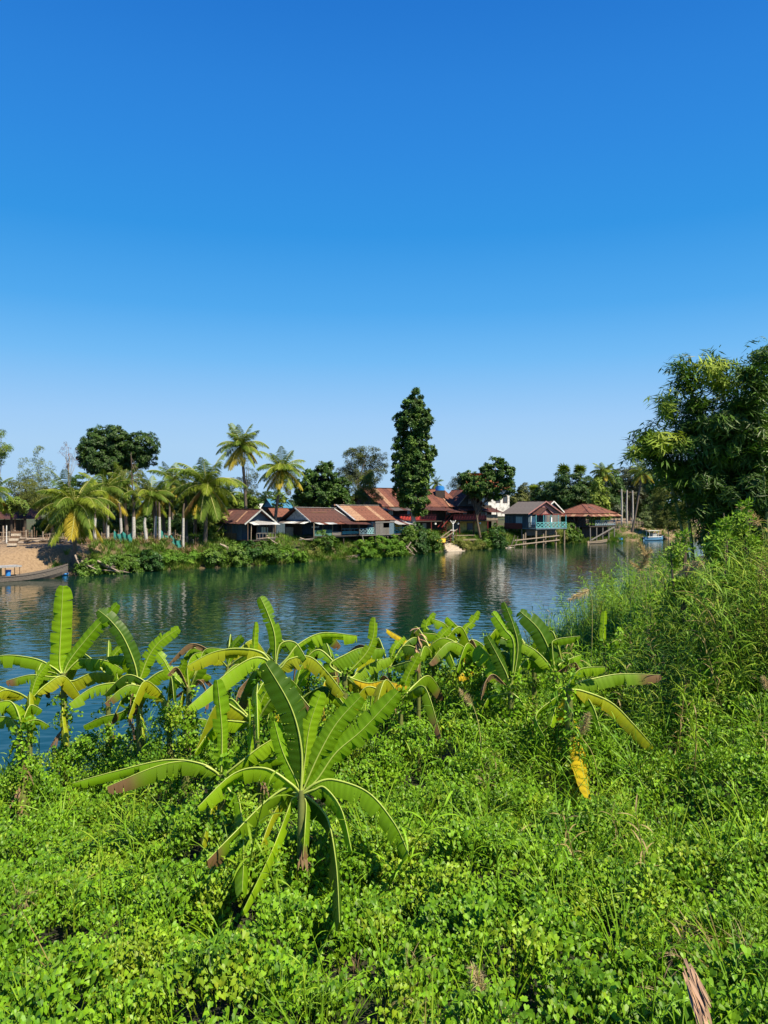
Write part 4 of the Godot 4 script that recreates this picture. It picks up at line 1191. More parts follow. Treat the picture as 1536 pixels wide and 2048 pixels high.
func hip(t: Node3D, a: Vector3, b: Vector3, c: Vector3, d: Vector3, rise: float, keys: Array) -> Node3D:
	# hipped roof over a-b-c-d (counter-clockwise from the river corner): sheets cut to the hips
	var part := Node3D.new()
	part.name = "roof"
	t.add_child(part, true)
	var half := (d - a).length() * 0.5
	var in_ := (d - a).normalized() * half
	var al := (b - a).normalized()
	var r0 := a + in_ + al * half * 0.95 + U * rise
	var r1 := b + in_ - al * half * 0.95 + U * rise
	for f in [[a, b, r1, r0], [b, c, r1, r1], [c, d, r0, r1], [d, a, r0, r0]]:
		var n := roundi((f[1] - f[0]).length() / 0.85)
		for i in n:
			var u0 := float(i) / n
			var u1 := (i + 1.06) / n
			var g := MB.new()
			var e: Vector3 = (f[1] - f[0]).normalized()
			var lf_: float = (f[3] - f[0]).dot(e) / (f[1] - f[0]).length()
			var rt: float = (f[2] - f[0]).dot(e) / (f[1] - f[0]).length()
			var slope: Vector3 = (f[3] - f[0]) - e * (f[3] - f[0]).dot(e)
			var top := func(u: float) -> float: return clampf(minf(u / maxf(lf_, 0.001), (1.0 - u) / maxf(1.0 - rt, 0.001)), 0.0, 1.0)
			var nn: Vector3 = e.cross(slope.normalized())
			for k in 8:
				var p := lerpf(u0, minf(u1, 1.0), k / 8.0)
				var q := lerpf(u0, minf(u1, 1.0), (k + 1) / 8.0)
				var p0: Vector3 = f[0] + (f[1] - f[0]) * p + nn * (0.035 * (k % 2) + 0.012 * (i % 2))
				var q0: Vector3 = f[0] + (f[1] - f[0]) * q + nn * (0.035 * ((k + 1) % 2) + 0.012 * (i % 2))
				g.quad(p0, q0, q0 + slope * top.call(q), p0 + slope * top.call(p))
			obj("roof_sheet", g.mesh(), mat(keys[rg.randi() % keys.size()]), part)
	for h in [[a, r0], [b, r1], [c, r1], [d, r0], [r0, r1]]: bm(part, "ridge_cap", mat("rust_red"), h[0] + U * 0.05, h[1] + U * 0.05, 0.25, 0.06)
	return part

func B(px: float, py: float, d: float, rx: float, ry: float, rz := 0.0) -> Array:      # a crown lobe: centre and radii given in photo pixels at a distance
	return [P(px, py, d), Vector3(S(rx, d), S(ry, d), S(rz if rz > 0 else rx, d))]
func make_far_trees() -> void:
	var lt := mat("leaf_tree")
	var ls := mat("leaf_soft")
	var dark := [Color(0.042, 0.095, 0.016), Color(0.065, 0.13, 0.018), Color(0.034, 0.08, 0.016)]
	var mid := [Color(0.05, 0.12, 0.018), Color(0.075, 0.155, 0.02), Color(0.04, 0.09, 0.014)]
	var olive := [Color(0.12, 0.15, 0.03), Color(0.09, 0.12, 0.028), Color(0.15, 0.17, 0.035)]
	var grey := [Color(0.08, 0.105, 0.05), Color(0.10, 0.12, 0.06), Color(0.065, 0.09, 0.04)]
	var lime := [Color(0.12, 0.21, 0.03), Color(0.16, 0.22, 0.035)]
	# the tall columnar tree
	var lobes := []
	var prof := [[829, 785, 6, 8], [830, 794, 12, 11], [826, 812, 22, 18], [812, 838, 22, 18], [842, 836, 24, 22], [828, 850, 32, 18], [806, 858, 14, 14], [838, 872, 22, 16], [812, 880, 20, 14], [806, 905, 22, 22], [844, 905, 28, 20], [862, 908, 12, 10], [826, 926, 36, 20], [804, 940, 20, 16], [846, 944, 20, 16], [822, 958, 34, 18], [812, 984, 26, 16], [842, 976, 22, 18], [826, 1002, 30, 16], [838, 1018, 18, 12], [828, 890, 26, 20], [824, 915, 26, 20], [832, 940, 26, 18], [822, 970, 28, 18], [830, 826, 20, 20]]
	for q in prof: lobes.append(B(q[0], q[1], 109.0 + rr(-0.6, 0.6), q[2], q[3]))
	tree("columnar_tree", "tallest tree, narrow dark green column rising in front of the guest house", G(829, 109), 14.5, 0.32, lobes, 0.5, 1.1, 18, spray_big, lt, mid + [dark[1], lime[0]], "bark_pale", "", 0.9)
	# round tree with bare trunk right of it
	lobes = []
	for q in [[938, 962, 18, 20], [925, 955, 10, 12], [955, 972, 24, 16], [985, 965, 26, 22], [992, 935, 20, 22], [1008, 948, 18, 24], [975, 940, 12, 12], [1012, 975, 16, 16], [950, 985, 22, 10], [988, 990, 20, 12]]:
		lobes.append(B(q[0], q[1], 123.0 + rr(-0.8, 0.8), q[2], q[3]))
	tree("shade_tree", "irregular green tree with a bare slanting trunk in front of the guest house's dark gable", G(963, 123), 6.0, 0.22, lobes, 0.5, 1.2, 17, spray_big, lt, mid + [dark[1]], "bark", "", 0.85)
	# big domed tree left
	lobes = []
	for q in [[205, 890, 40, 36], [190, 905, 32, 34], [230, 880, 34, 26], [245, 905, 30, 30], [210, 925, 46, 26], [185, 930, 22, 16], [284, 890, 30, 26], [292, 912, 24, 22], [270, 925, 30, 18]]:
		lobes.append(B(q[0], q[1], 116.0 + rr(-1.0, 1.0), q[2], q[3]))
	tree("mango_tree", "large dark double-domed tree standing above the left group of palms", G(232, 116), 7.0, 0.45, lobes, 0.6, 0.85, 20, spray_mid, lt, dark, "bark_dark", "", 1.25)
	# dense tree behind the brown roofs
	lobes = []
	for q in [[645, 955, 26, 26], [650, 935, 14, 12], [620, 975, 30, 26], [672, 980, 28, 28], [640, 990, 44, 24], [612, 1000, 24, 18], [600, 990, 14, 14], [690, 1000, 16, 16], [620, 950, 14, 12]]:
		lobes.append(B(q[0], q[1], 112.0 + rr(-0.8, 0.8), q[2], q[3]))
	tree("broadleaf_tree", "dense glossy green tree right behind the white-gabled stilt house", G(645, 112), 4.0, 0.3, lobes, 0.5, 1.1, 16, spray_big, lt, mid, "bark_dark", "", 0.9)
	# the taller grey-green one behind
	lobes = []
	for q in [[705, 915, 22, 20], [735, 910, 26, 18], [760, 925, 14, 22], [715, 940, 30, 20], [745, 950, 26, 18], [690, 950, 18, 18], [712, 970, 36, 20]]:
		lobes.append(B(q[0], q[1], 135.0 + rr(-0.8, 0.8), q[2], q[3]))
	tree("airy_tree", "tall grey-green thin-topped tree left of the columnar tree, behind the roofs", G(725, 135), 9.0, 0.3, lobes, 0.6, 0.6, 13, spray_fine, ls, grey + [olive[1]], "bark_pale", "", 1.5)
	tree("airy_tree", "sparse greyish tree with thin branches behind the tallest coconut palm", G(492, 118), 7.0, 0.22, [B(492, 950, 118, 22, 20), B(478, 970, 118, 20, 16), B(505, 975, 118, 14, 20), B(495, 925, 118, 12, 12)], 0.55, 0.45, 10, spray_fine, ls, grey, "bark_pale", "", 1.3)
	tree("sapling", "small bright green tree between the tallest palm and the hut roof", G(487, 106), 2.0, 0.12, [B(487, 1003, 106, 24, 14), B(468, 1012, 106, 14, 12), B(507, 1012, 106, 12, 12)], 0.4, 1.0, 12, spray_mid, ls, lime, "bark", "", 1.2)
	tree("bamboo_thicket", "yellow-green bamboo thicket leaning over the guest house roof end", G(728, 115), 3.0, 0.08, [B(728, 975, 115, 24, 26), B(712, 1000, 115, 20, 16), B(745, 1000, 115, 18, 16), B(738, 960, 115, 14, 16)], 0.5, 0.8, 14, spray_fine, ls, olive + [lime[1]], "bark_pale", "", 1.3)
	tree("small_tree", "little round pale tree far behind the roofs between columnar and round tree", G(916, 170), 6.0, 0.2, [B(914, 968, 170, 16, 14), B(925, 975, 170, 12, 10)], 0.8, 0.5, 14, spray_fine, ls, grey, "bark_pale", "", 1.8)
	# left side
	tree("feathery_bamboo", "thin pale bamboo feathering up against the sky at the left", G(72, 112), 3.0, 0.06, [B(76, 910, 112, 12, 22), B(60, 940, 112, 24, 26), B(88, 945, 112, 18, 30), B(50, 970, 112, 24, 22), B(85, 975, 112, 26, 20)], 0.3, 0.9, 5, spray_fine, ls, [Color(0.20, 0.25, 0.10), Color(0.15, 0.20, 0.07)], "bark_pale", "", 1.25)
	tree("edge_tree", "bright green sparse tree cut by the left edge of the view", G(-10, 100), 6.0, 0.15, [B(0, 868, 100, 10, 14), B(8, 900, 100, 20, 16), B(-15, 900, 100, 24, 26), B(-2, 920, 100, 14, 14)], 0.5, 0.6, 12, spray_fine, ls, lime, "bark_pale", "", 1.3)
	var bare := thing("bare_tree", "leafless twiggy tree with a few reddish leaves left of the domed tree", "tree", G(135, 108))
	var tips := []
	var tops := []
	for i in 16:
		var q := P(rr(120, 155), rr(886, 935), 108 + rr(-1, 1)) - bare.position
		tips.append(q); tops.append([q, Vector3.ONE * 0.35])
	limbs(bare, mat("bark_pale"), [Vector3.ZERO, Vector3(0.1, 4.0, 0), P(137, 930, 108) - bare.position], 0.11, tips)
	crown(bare, tops, 0.22, 0.8, 2, spray_fine, ls, [Color(0.25, 0.07, 0.05), Color(0.2, 0.13, 0.06)], 0.8)
	var slim := thing("slim_tree", "slim whitewashed-trunk tree with thin yellowish leaves among the left palms", "tree", G(265, 83))
	tips = []; tops = []
	for i in 14:
		var q := P(265 + rr(-26, 26), rr(925, 1015), 83 + rr(-0.8, 0.8)) - slim.position
		tips.append(q); tops.append([q, Vector3(0.45, 0.35, 0.45)])
	limbs(slim, mat("bark"), [Vector3.ZERO, Vector3(0.1, 3.2, 0), P(262, 905, 83) - slim.position], 0.085, tips)
	crown(slim, tops, 0.3, 1.2, 5, spray_fine, ls, [Color(0.20, 0.22, 0.05), Color(0.14, 0.17, 0.04)], 1.0)
	for q in [[50, 985, 98, 40, 28, olive, "broad olive bamboo mass above the far left shelter"], [105, 1000, 94, 40, 24, olive, "low yellow-green thicket behind the front left palm"], [22, 1010, 90, 30, 14, lime, "bright low bush beside the far left shelter"], [290, 1010, 112, 40, 40, dark, "dark leafy tree filling the gap behind the whitewashed trunks"], [225, 1015, 114, 40, 36, dark, "dark tree behind the second palm from the left"], [365, 1005, 112, 46, 44, dark, "dark tree behind the palms nearest the leftmost stilt hut"], [425, 1000, 114, 40, 40, mid, "green tree behind the tall middle palm of the left group"], [160, 985, 112, 36, 36, mid, "green tree directly behind the front left palm's crown"], [540, 1008, 135, 30, 22, mid, "far green tree seen between the two tall palm trunks"]]:
		tree("background_tree", q[6], G(q[0], q[2]), maxf(1.0, EYE - (q[1] - HOR) / F * q[2] - 3.0), 0.2, [B(q[0], q[1], q[2], q[3], q[4]), B(q[0] - q[3] * 0.6, q[1] + q[4] * 0.3, q[2], q[3] * 0.6, q[4] * 0.6), B(q[0] + q[3] * 0.6, q[1] + q[4] * 0.2, q[2], q[3] * 0.6, q[4] * 0.7)], 0.55, 0.7, 14, spray_mid if q[5] != olive else spray_fine, ls if q[5] == olive else lt, q[5], "bark_dark", "trees behind the far bank houses", 1.25)
	for k in 13:
		var px := 90.0 + k * 27.0
		bush("hedge_shrub", "dark shrub of the hedge behind the whitewashed trunks", "shrub", G(px, 96.0), Vector3(S(24, 96), S(rr(22, 34), 96), 1.4), lt, dark + [mid[0]], spray_mid, 0.45, 12, 1.2, "hedge behind the whitewashed trunks", 1.2)
	# right side
	for q in [[1140, 975, 190, 46, 32, dark, "big dark tree behind the pavilion roof, its crown the widest there"], [1095, 985, 200, 26, 22, dark, "dark tree left of the big one behind the pavilion"], [1180, 985, 196, 30, 26, dark, "dark tree between the fan palms and the right-hand coconut palm"], [1215, 970, 215, 28, 36, mid, "green tree behind the right-hand coconut palm"], [1258, 965, 225, 34, 32, grey, "grey-green tree behind the utility poles"], [1320, 960, 190, 26, 30, mid, "tree peeping out left of the near bamboo"], [1285, 1000, 230, 30, 22, dark, "far dark tree between leaning palm and poles"], [1060, 985, 235, 26, 18, grey, "far grey tree right of the white house"], [1035, 995, 230, 18, 14, olive, "far low olive tree just right of the white house"]]:
		tree("background_tree", q[6], G(q[0], q[2]), 4.0, 0.4, [B(q[0], q[1], q[2], q[3], q[4]), B(q[0] - q[3] * 0.6, q[1] + q[4] * 0.35, q[2], q[3] * 0.6, q[4] * 0.6), B(q[0] + q[3] * 0.6, q[1] + q[4] * 0.3, q[2], q[3] * 0.6, q[4] * 0.7), B(q[0], q[1] + q[4] * 0.8, q[2], q[3] * 0.9, q[4] * 0.5)], 0.95, 0.42, 15, spray_mid, lt, q[5], "bark_dark", "trees behind the far bank houses", 1.9)
	tree("bamboo_thicket", "big yellow-green bamboo clump at the bend of the river, right of the leaning palm", G(1338, 158), 3.0, 0.1, [B(1335, 1000, 158, 30, 30), B(1318, 1020, 158, 20, 22), B(1355, 1025, 158, 24, 26), B(1335, 1045, 158, 28, 18), B(1345, 980, 158, 20, 18)], 0.7, 0.6, 16, spray_fine, ls, olive, "bark_pale", "", 1.8)
	# the far-off wood that closes the view
	var lobes2 := []
	var xx := -240.0
	while xx < 420.0:
		var d := 300.0 + rr(-20, 40)
		lobes2.append([Vector3(xx * 1.0, 2.5 + rr(2.0, 4.0), -d), Vector3(rr(6, 11), rr(4.5, 7.5), 6.0)])
		xx += rr(5, 9)
	var holder := Node3D.new()
	crown(self, lobes2, 1.6, 0.14, 14, spray_mid, lt, dark + grey, 3.6, "distant_wood")
	holder.free()
	tag(get_node("distant_wood"), "distant band of dark wood closing the view behind the village", "wood", "", "stuff")

func make_palms() -> void:
	# crown pixel, base pixel column, distance, frond length in pixels, fronds, yellowness
	var gr := "coconut palms of the far bank"
	for q in [
		[150, 1012, 147, 73, 92, 24, 0.35, "front left coconut palm, low and wide, drooping over the sandy bank"],
		[207, 985, 213, 83, 66, 20, 0.25, "second palm from the left, half hidden behind the front one"],
		[302, 992, 310, 84, 56, 18, 0.3, "low palm behind the leaning whitewashed trunk"],
		[345, 962, 345, 96, 52, 18, 0.2, "dark upright palm behind the middle of the left group"],
		[372, 985, 372, 88, 50, 16, 0.4, "yellowish palm left of the tall middle palm, above the net"],
		[413, 972, 410, 86, 82, 22, 0.45, "tall middle palm with hanging yellow fronds left of the hut"],
		[482, 893, 492, 98, 58, 24, 0.5, "tallest coconut palm, its round crown high above the hut"],
		[564, 940, 547, 97, 60, 24, 0.5, "coconut palm with orange-yellow hanging fronds between hut and white-gabled house"],
		[252, 968, 255, 93, 52, 18, 0.25, "palm behind the slim tree, its crown just under the domed tree"],
		[328, 1000, 330, 87, 46, 16, 0.35, "small palm above the right-hand net, between two whitewashed trunks"],
		[392, 1008, 390, 93, 42, 16, 0.3, "small dark palm tucked under the tall middle palm"],
		[-12, 985, -14, 88, 54, 18, 0.3, "palm cut by the left edge of the view"],
		[445, 1000, 447, 104, 40, 14, 0.3, "small palm behind the roof of the leftmost hut"],
		[650, 934, 650, 122, 20, 14, 0.1, "small palm top poking out of the dense tree"],
		[872, 968, 872, 135, 18, 14, 0.1, "small palm behind the guest house roof beside the blue tank"],
		[1208, 945, 1213, 178, 30, 20, 0.4, "slender straight palm behind the pavilion"],
		[1284, 945, 1264, 158, 32, 20, 0.4, "leaning palm beside the utility poles"]]:
		var d: float = q[3]
		palm(q[7], P(q[0], q[1], d), G(q[2], d + (1.0 if q[0] != q[2] else 0.0)), S(q[4], d), int(q[5] * 1.35), q[6], gr, rr(0, 6))
	fan_palm("left fan palm rising above the dark trees behind the pavilion", P(1127, 940, 194), G(1127, 194), S(15, 194))
	fan_palm("right fan palm above the dark trees behind the pavilion", P(1160, 941, 192), G(1160, 192), S(15, 192))
	fan_palm("small fan palm left of the dark trees, lower than the others", P(1068, 978, 215), G(1068, 215), S(11, 215))

func make_far_bank() -> void:
	var lt := mat("leaf_tree")
	var ls := mat("leaf_soft")
	var lg := mat("leaf_grass")
	var mid := [Color(0.10, 0.20, 0.022), Color(0.14, 0.24, 0.028), Color(0.065, 0.145, 0.016)]
	var fresh := [Color(0.12, 0.26, 0.025), Color(0.17, 0.30, 0.035), Color(0.09, 0.20, 0.02)]
	var dark := [Color(0.035, 0.10, 0.018), Color(0.05, 0.13, 0.022)]
	var dry := [Color(0.30, 0.30, 0.09), Color(0.20, 0.24, 0.05), Color(0.12, 0.18, 0.03)]
	var gs := "shrubs along the far water's edge"
	for q in [
		[175, 73.5, 26, 24, mid, "shrub right of the front palm's foot, at the edge of the sand"], [215, 75.5, 32, 26, mid, "shrub above the fallen branches"], [255, 77.5, 30, 26, mid, "shrub over the water between branches and the fern-like bush"], [300, 78.5, 30, 30, dark, "dark spreading bush by the water below the whitewashed trunks"], [340, 81.5, 30, 16, fresh, "low pale bush below the green net"], [385, 83.0, 26, 12, fresh, "low grassy bush left of the hut's bank"],
		[428, 83.0, 30, 22, mid, "shrub at the foot of the bank under the leftmost hut"], [470, 84.5, 30, 28, mid, "middle shrub in front of the leftmost hut"], [500, 86.5, 26, 24, dark, "dark shrub under the hut porch"], [535, 88.0, 34, 26, mid, "broad shrub below the gangplank"], [580, 90.5, 30, 22, fresh, "pale green shrub at the corner left of the canoe"],
		[648, 96.5, 26, 28, mid, "leafy bush under the white-gabled house's veranda"], [625, 94.5, 14, 14, dry, "dry tuft beside the canoe"],
		[725, 99.5, 26, 24, fresh, "bright green bush right of the tall thin stilt"], [760, 101.5, 34, 26, fresh, "bright green bush in front of the plank box house"], [790, 103.5, 26, 26, fresh, "bright bush left of the pile of sticks"],
		[836, 108.0, 22, 40, dark, "tall dark bush at the foot of the columnar tree, on its left"], [860, 110.0, 22, 30, mid, "bush beside the stone steps, left of them"], [818, 107.0, 16, 36, mid, "upright shrub right of the rust-striped house"],
		[915, 116.5, 20, 12, dry, "dry grassy mound right of the stone steps"], [945, 118.5, 24, 14, dry, "dry grass bank below the yellow wall"], [968, 119.5, 14, 22, mid, "hanging creeper bush on the bank below the bare trunk"], [990, 122.0, 16, 34, dark, "dark bush between yellow wall and the white stones"], [1003, 122.5, 10, 24, dark, "small blue-green bush left of the white stones"], [898, 117.5, 9, 12, fresh, "small potted bush on the terrace by the stair"],
		[1112, 137.0, 20, 24, dry, "grassy clump hanging to the water left of the pavilion"], [1135, 139.5, 22, 26, mid, "green clump between the landing and the pavilion posts"], [1152, 142.0, 12, 16, mid, "small clump at the pavilion's first post"],
		[1300, 168.0, 28, 22, [Color(0.20, 0.26, 0.09), Color(0.14, 0.2, 0.06)], "spiky pale pandanus bush above the small white-roofed boat"], [1322, 170.0, 20, 16, dry, "dry bush at the river bend"], [1365, 176.0, 22, 16, dry, "dry scrub at the far right of the opposite bank"],
		[1120, 146.5, 10, 26, [Color(0.25, 0.28, 0.05), Color(0.1, 0.16, 0.03)], "young palm-like bush at the left end of the pavilion"]]:
		var d: float = q[1]
		if d < 110.0: d -= 1.9
		var at := G(q[0], d)
		at.y = maxf(at.y, -0.1)
		bush("riverside_shrub", q[5], "shrub", at + Vector3(0, 0.05, 0), Vector3(S(q[2], d), S(q[3], d), S(q[2], d) * 0.8), ls if q[4] == dry or q[4] == fresh else lt, q[4], spray_fine if q[4] == dry else spray_mid, 0.35, 12, 1.5, gs, 0.95)
	# grass over the bank
	var tuft := tuft_mesh(61, 9, 0.55, 0.035, 0.7, 0.9)
	var tr := []
	var cs := []
	for i in 26000:
		var x := rr(-31, 75)
		var s := pow(rg.randf(), 1.6) * 16.0 - 0.5
		var d := far_shore(x) + s
		var k := n1.get_noise_2d(x * 5.0, d * 5.0)
		if k < -0.25 or (x < -29.0 and k < 0.15): continue
		if x > 47 and rg.randf() < 0.8: continue
		if far_g(x, d) < -0.25: continue
		tr.append(Transform3D(basis_up(U, rr(0, TAU)).scaled(Vector3.ONE * rr(0.7, 1.5)), Vector3(x, far_g(x, d) - 0.03, -d)))
		cs.append(tint(fresh if k > 0.1 else mid) if rg.randf() < 0.8 else tint(dry))
	tag(multi(self, "bank_grass", tuft, lg, tr, cs), "long grass covering the far bank between the shrubs", "grass", "", "stuff")
	# whitewashed trunks and posts
	var i := 0
	for q in [[191, 1036, 1074, 1.0, 80], [216, 1037, 1074, 1.0, 81], [241, 1036, 1073, 1.0, 81.5], [267, 1034, 1075, 1.3, 82], [311, 1032, 1070, 1.0, 83.5], [319, 1034, 1070, 1.0, 83], [338, 1034, 1069, 1.0, 84], [366, 1036, 1073, 1.0, 84]]:
		var d: float = q[4]
		var base := G(q[0], d)
		var top := P(q[0] + rr(-1, 1), q[1], d)
		var w := thing("whitewashed_trunk", ["whitewashed trunk nearest the front palm, first of the row", "second whitewashed trunk in the row from the left", "third whitewashed trunk, left edge of the green net", "thickest whitewashed trunk, right of the green net", "left one of the close pair of whitewashed trunks", "right one of the close pair of whitewashed trunks", "whitewashed trunk in front of the right-hand net", "last whitewashed trunk of the row, nearest the hut"][i], "tree trunk", base, 0, "whitewashed trunks along the path")
		pole(w, "limewash", mat("limewash"), Vector3.ZERO, top - base, 0.17 * q[3], 0.14 * q[3])
		pole(w, "bare_trunk", mat("bark"), top - base, top - base + Vector3(rr(-0.2, 0.2), 1.6, 0), 0.13 * q[3], 0.09)
		i += 1
	var lw := thing("leaning_trunk", "whitewashed trunk leaning left, right of the green net", "tree trunk", G(293, 82))
	var lm := MB.new()
	lm.tube([Vector3.ZERO, P(289, 1045, 82) - lw.position, P(291, 1035, 82) - lw.position], [0.2, 0.15, 0.13], 8)
	obj("trunk", lm.mesh(), mat("limewash"), lw)
	# nets
	for q in [[228, 264, 80.5, "left green fishing net hung low between the whitewashed trunks"], [322, 362, 83.6, "right green fishing net hung behind the last whitewashed trunks"]]:
		var a := G(q[0], q[2], 0.15)
		var b := G(q[1], q[2], 0.15)
		var g := MB.new()
		var nx := 14
		for k in nx:
			for j in 4:
				var f := func(u: float, v: float) -> Vector3: return a.lerp(b, u) + U * (1.15 - 0.35 * sin(PI * fmod(u * 2.0, 1.0))) * v + Vector3(0, 0, 0.12 * sin(u * 23.0 + v * 3.0))
				g.quad(f.call(float(k) / nx, j / 4.0), f.call((k + 1.0) / nx, j / 4.0), f.call((k + 1.0) / nx, (j + 1) / 4.0), f.call(float(k) / nx, (j + 1) / 4.0))
		tag(obj("fishing_net", g.mesh(), mat("teal_net"), self), q[3], "net")
	# picket fence, in two runs, each picket its own
	for q in [[-40, 72, 82.5, 30, "left run of the rough picket fence before the shelter", 1.25], [86, 395, 81.0, 72, "long run of the rough brown picket fence behind the whitewashed trunks", 1.15]]:
		var fe := thing("picket_fence", q[4], "fence", G(q[0], q[2]))
		var prev := Vector3.ZERO
		for k in int(q[3]):
			var u: float = k / (q[3] - 1.0)
			var px := lerpf(q[0], q[1], u)
			var d: float = q[2] + u * 5.0
			var p := G(px, d) - fe.position
			var h: float = q[5] * rr(0.7, 1.15)
			if k % 6 == 0: h *= 1.2
			pole(fe, "picket", mat("wood_brown" if k % 3 else "driftwood"), p - U * 0.2, p + Vector3(rr(-0.1, 0.1), h, rr(-0.05, 0.05)), 0.05 if k % 6 else 0.08)
			if k % 6 == 0 and k > 0:
				for y in [0.35, 0.75]: bm(fe, "fence_rail", mat("driftwood"), prev + U * y * q[5], p + U * y * q[5], 0.05)
				prev = p
			elif k == 0: prev = p
	# thatch litter under the trunks
	var litter := tuft_mesh(62, 8, 0.8, 0.05, 2.2, 0.9)
	tr = []; cs = []
	for k in 420:
		var px := rr(165, 400)
		var d := rr(79.0, 81.5) + (px - 165) * 0.017
		tr.append(Transform3D(basis_up(U + rdir() * 0.5, rr(0, TAU)), G(px, d, 0.05)))
		cs.append(tint([Color(0.22, 0.14, 0.09), Color(0.32, 0.22, 0.14)]))
	tag(multi(self, "palm_litter", litter, mat("leaf_grass"), tr, cs), "dry fallen palm fronds strewn at the foot of the fence", "litter", "", "stuff")
	# logs
	for k in 22:
		var px := rr(-20, 135)
		var d := 78.5 + rr(-0.9, 1.2)
		var a := G(px, d, 0.12 + rr(0, 0.35))
		var b := a + Vector3(rr(0.8, 2.6), rr(-0.1, 0.3), rr(-0.5, 0.5))
		var m := MB.new()
		m.tube([a - a, (b - a) * 0.5 + rdir() * 0.12, b - a], [0.11, 0.09, 0.05], 6)
		var o := obj("log", m.mesh(), mat("driftwood" if k % 3 else "bark"), self)
		o.position = a
		tag(o, "weathered log in the long heap below the picket fence", "log", "logs heaped along the sandy path")
	# driftwood branches by the water
	k_branches([[150, 1110, 158, 1128, 73.0], [163, 1122, 195, 1140, 73.5], [195, 1122, 240, 1145, 75.0], [172, 1140, 245, 1142, 75.2], [200, 1128, 235, 1140, 75.1], [228, 1143, 258, 1145, 76.0]], ["steep bare branch leaning on the foot of the front palm", "bare branch sloping down just right of the front palm", "thick forked branch lying diagonally under the waterside shrubs", "long branch lying flat along the water below the shrubs", "middle branch crossing the flat one at the water", "rightmost fallen branch end in the water below the shrubs"])
	k_branches([[810, 1086, 830, 1098, 104.8], [812, 1092, 826, 1106, 104.5], [822, 1084, 812, 1100, 104.3], [808, 1098, 830, 1110, 104.2], [818, 1090, 834, 1104, 104.9]], ["longest stick of the heap beside the bright green bushes", "lower crossing stick of the heap beside the bright green bushes", "stick leaning left in the heap beside the bright green bushes", "lowest stick of the heap, its end in the water", "rightmost stick of the heap, against the dark bush"])
	k_branches([[440, 1088, 462, 1102, 85.0], [446, 1090, 466, 1100, 85.3]], ["left one of two planks sliding down the bank by the hut", "right one of two planks sliding down the bank by the hut"])
	k_branches([[516, 1078, 555, 1074, 89.0], [535, 1075, 556, 1088, 88.6], [600, 1076, 626, 1080, 93.0]], ["long grey pole propped from the bank to the hut porch", "grey pole sloping down right of the hut porch", "short grey pole by the gangplank of the white-gabled house"])
	k_branches([[1022, 1092, 1030, 1070, 124.0], [1028, 1095, 1036, 1072, 124.5], [1015, 1093, 1046, 1088, 124.0]], ["left upright broken branch among the pale stones", "right upright broken branch among the pale stones", "broken branch lying across the pale stones to the posts"])
	# white stones
	for k in 16:
		var px := rr(1003, 1030)
		var d := 123.8 + (px - 1003) * 0.06 + rr(-0.5, 0.5)
		var m := MB.new()
		m.ball(Vector3.ZERO, Vector3(rr(0.2, 0.45), rr(0.15, 0.35), rr(0.2, 0.4)), 6, 4)
		for vi in m.v.size(): m.v[vi] *= 1.0 + 0.22 * n2.get_noise_3dv(m.v[vi] * 40.0 + Vector3.ONE * k * 9)
		var o := obj("stone", m.mesh(), mat("sandstone" if k % 3 else "limewash"), self)
		o.position = G(px, d, 0.1)
		tag(o, "pale stone tumbled down the bank left of the rough posts", "stone", "pale stones at the water's edge")
	# stone steps and terrace
	var t := thing("stone_steps", "pale sandy stone steps from the water up to the guest house stair", "steps", G(893, 114.8), 40.0)
	for k in 6:
		bx(t, "step", mat("sandstone"), Vector3(rr(-0.15, 0.15) + 0.2 * k, -0.35 + 0.26 * k, 1.8 - 0.62 * k), Vector3(3.6 - 0.25 * k, 0.3, 0.8), Basis(U, rr(-0.08, 0.08)))
	for k in 7:
		bx(t, "slab", mat("sandstone"), Vector3(rr(-2.2, 2.2), -0.45, 2.3 + rr(-0.3, 0.5)), Vector3(rr(0.6, 1.2), 0.25, rr(0.5, 0.8)), Basis(U, rr(-0.5, 0.5)))
	t = thing("terrace", "low terrace deck with a long plank table in front of the yellow wall", "terrace", G(925, 117.8, 1.0), 32.0)
	bm(t, "deck", mat("wood_pale"), Vector3(-2.8, 0.1, -1), Vector3(4.2, 0.1, -1), 2.4, 0.12)
	for x in [-2.6, -0.2, 2.0, 4.0]: pole(t, "stilt", mat("wood_brown"), Vector3(x, -1.6, 0.1), Vector3(x, 0.05, 0.1), 0.07)
	bm(t, "table_top", mat("wood_pale"), Vector3(-2.0, 0.8, -0.6), Vector3(2.6, 0.8, -0.6), 0.7, 0.07)
	for x in [-1.8, 0.3, 2.4]: bm(t, "table_leg", mat("wood_brown"), Vector3(x, 0.1, -0.6), Vector3(x, 0.78, -0.6), 0.09)
	t = thing("yellow_stall", "small bright yellow counter beside the foot of the red stair", "counter", G(880, 114.0, 0.6), 32.0)
	bx(t, "counter_body", mat("cloth_yellow"), Vector3(0, 0.55, 0), Vector3(1.5, 0.7, 0.7))
	bx(t, "counter_top", mat("wood_pale"), Vector3(0, 0.94, 0), Vector3(1.7, 0.07, 0.9))
	for x in [-0.6, 0.6]: bx(t, "leg", mat("wood_brown"), Vector3(x, 0.0, 0), Vector3(0.12, 0.6, 0.12))
	t = thing("wooden_stair", "sloping wooden stair with red rails above the stone steps", "stair", G(890, 115.6, 0.4), 32.0)
	for k in 6: bm(t, "tread", mat("wood_pale"), Vector3(-0.5 + 0.42 * k, 0.1 + 0.24 * k, 0.6), Vector3(-0.5 + 0.42 * k, 0.1 + 0.24 * k, -0.5), 0.32, 0.06)
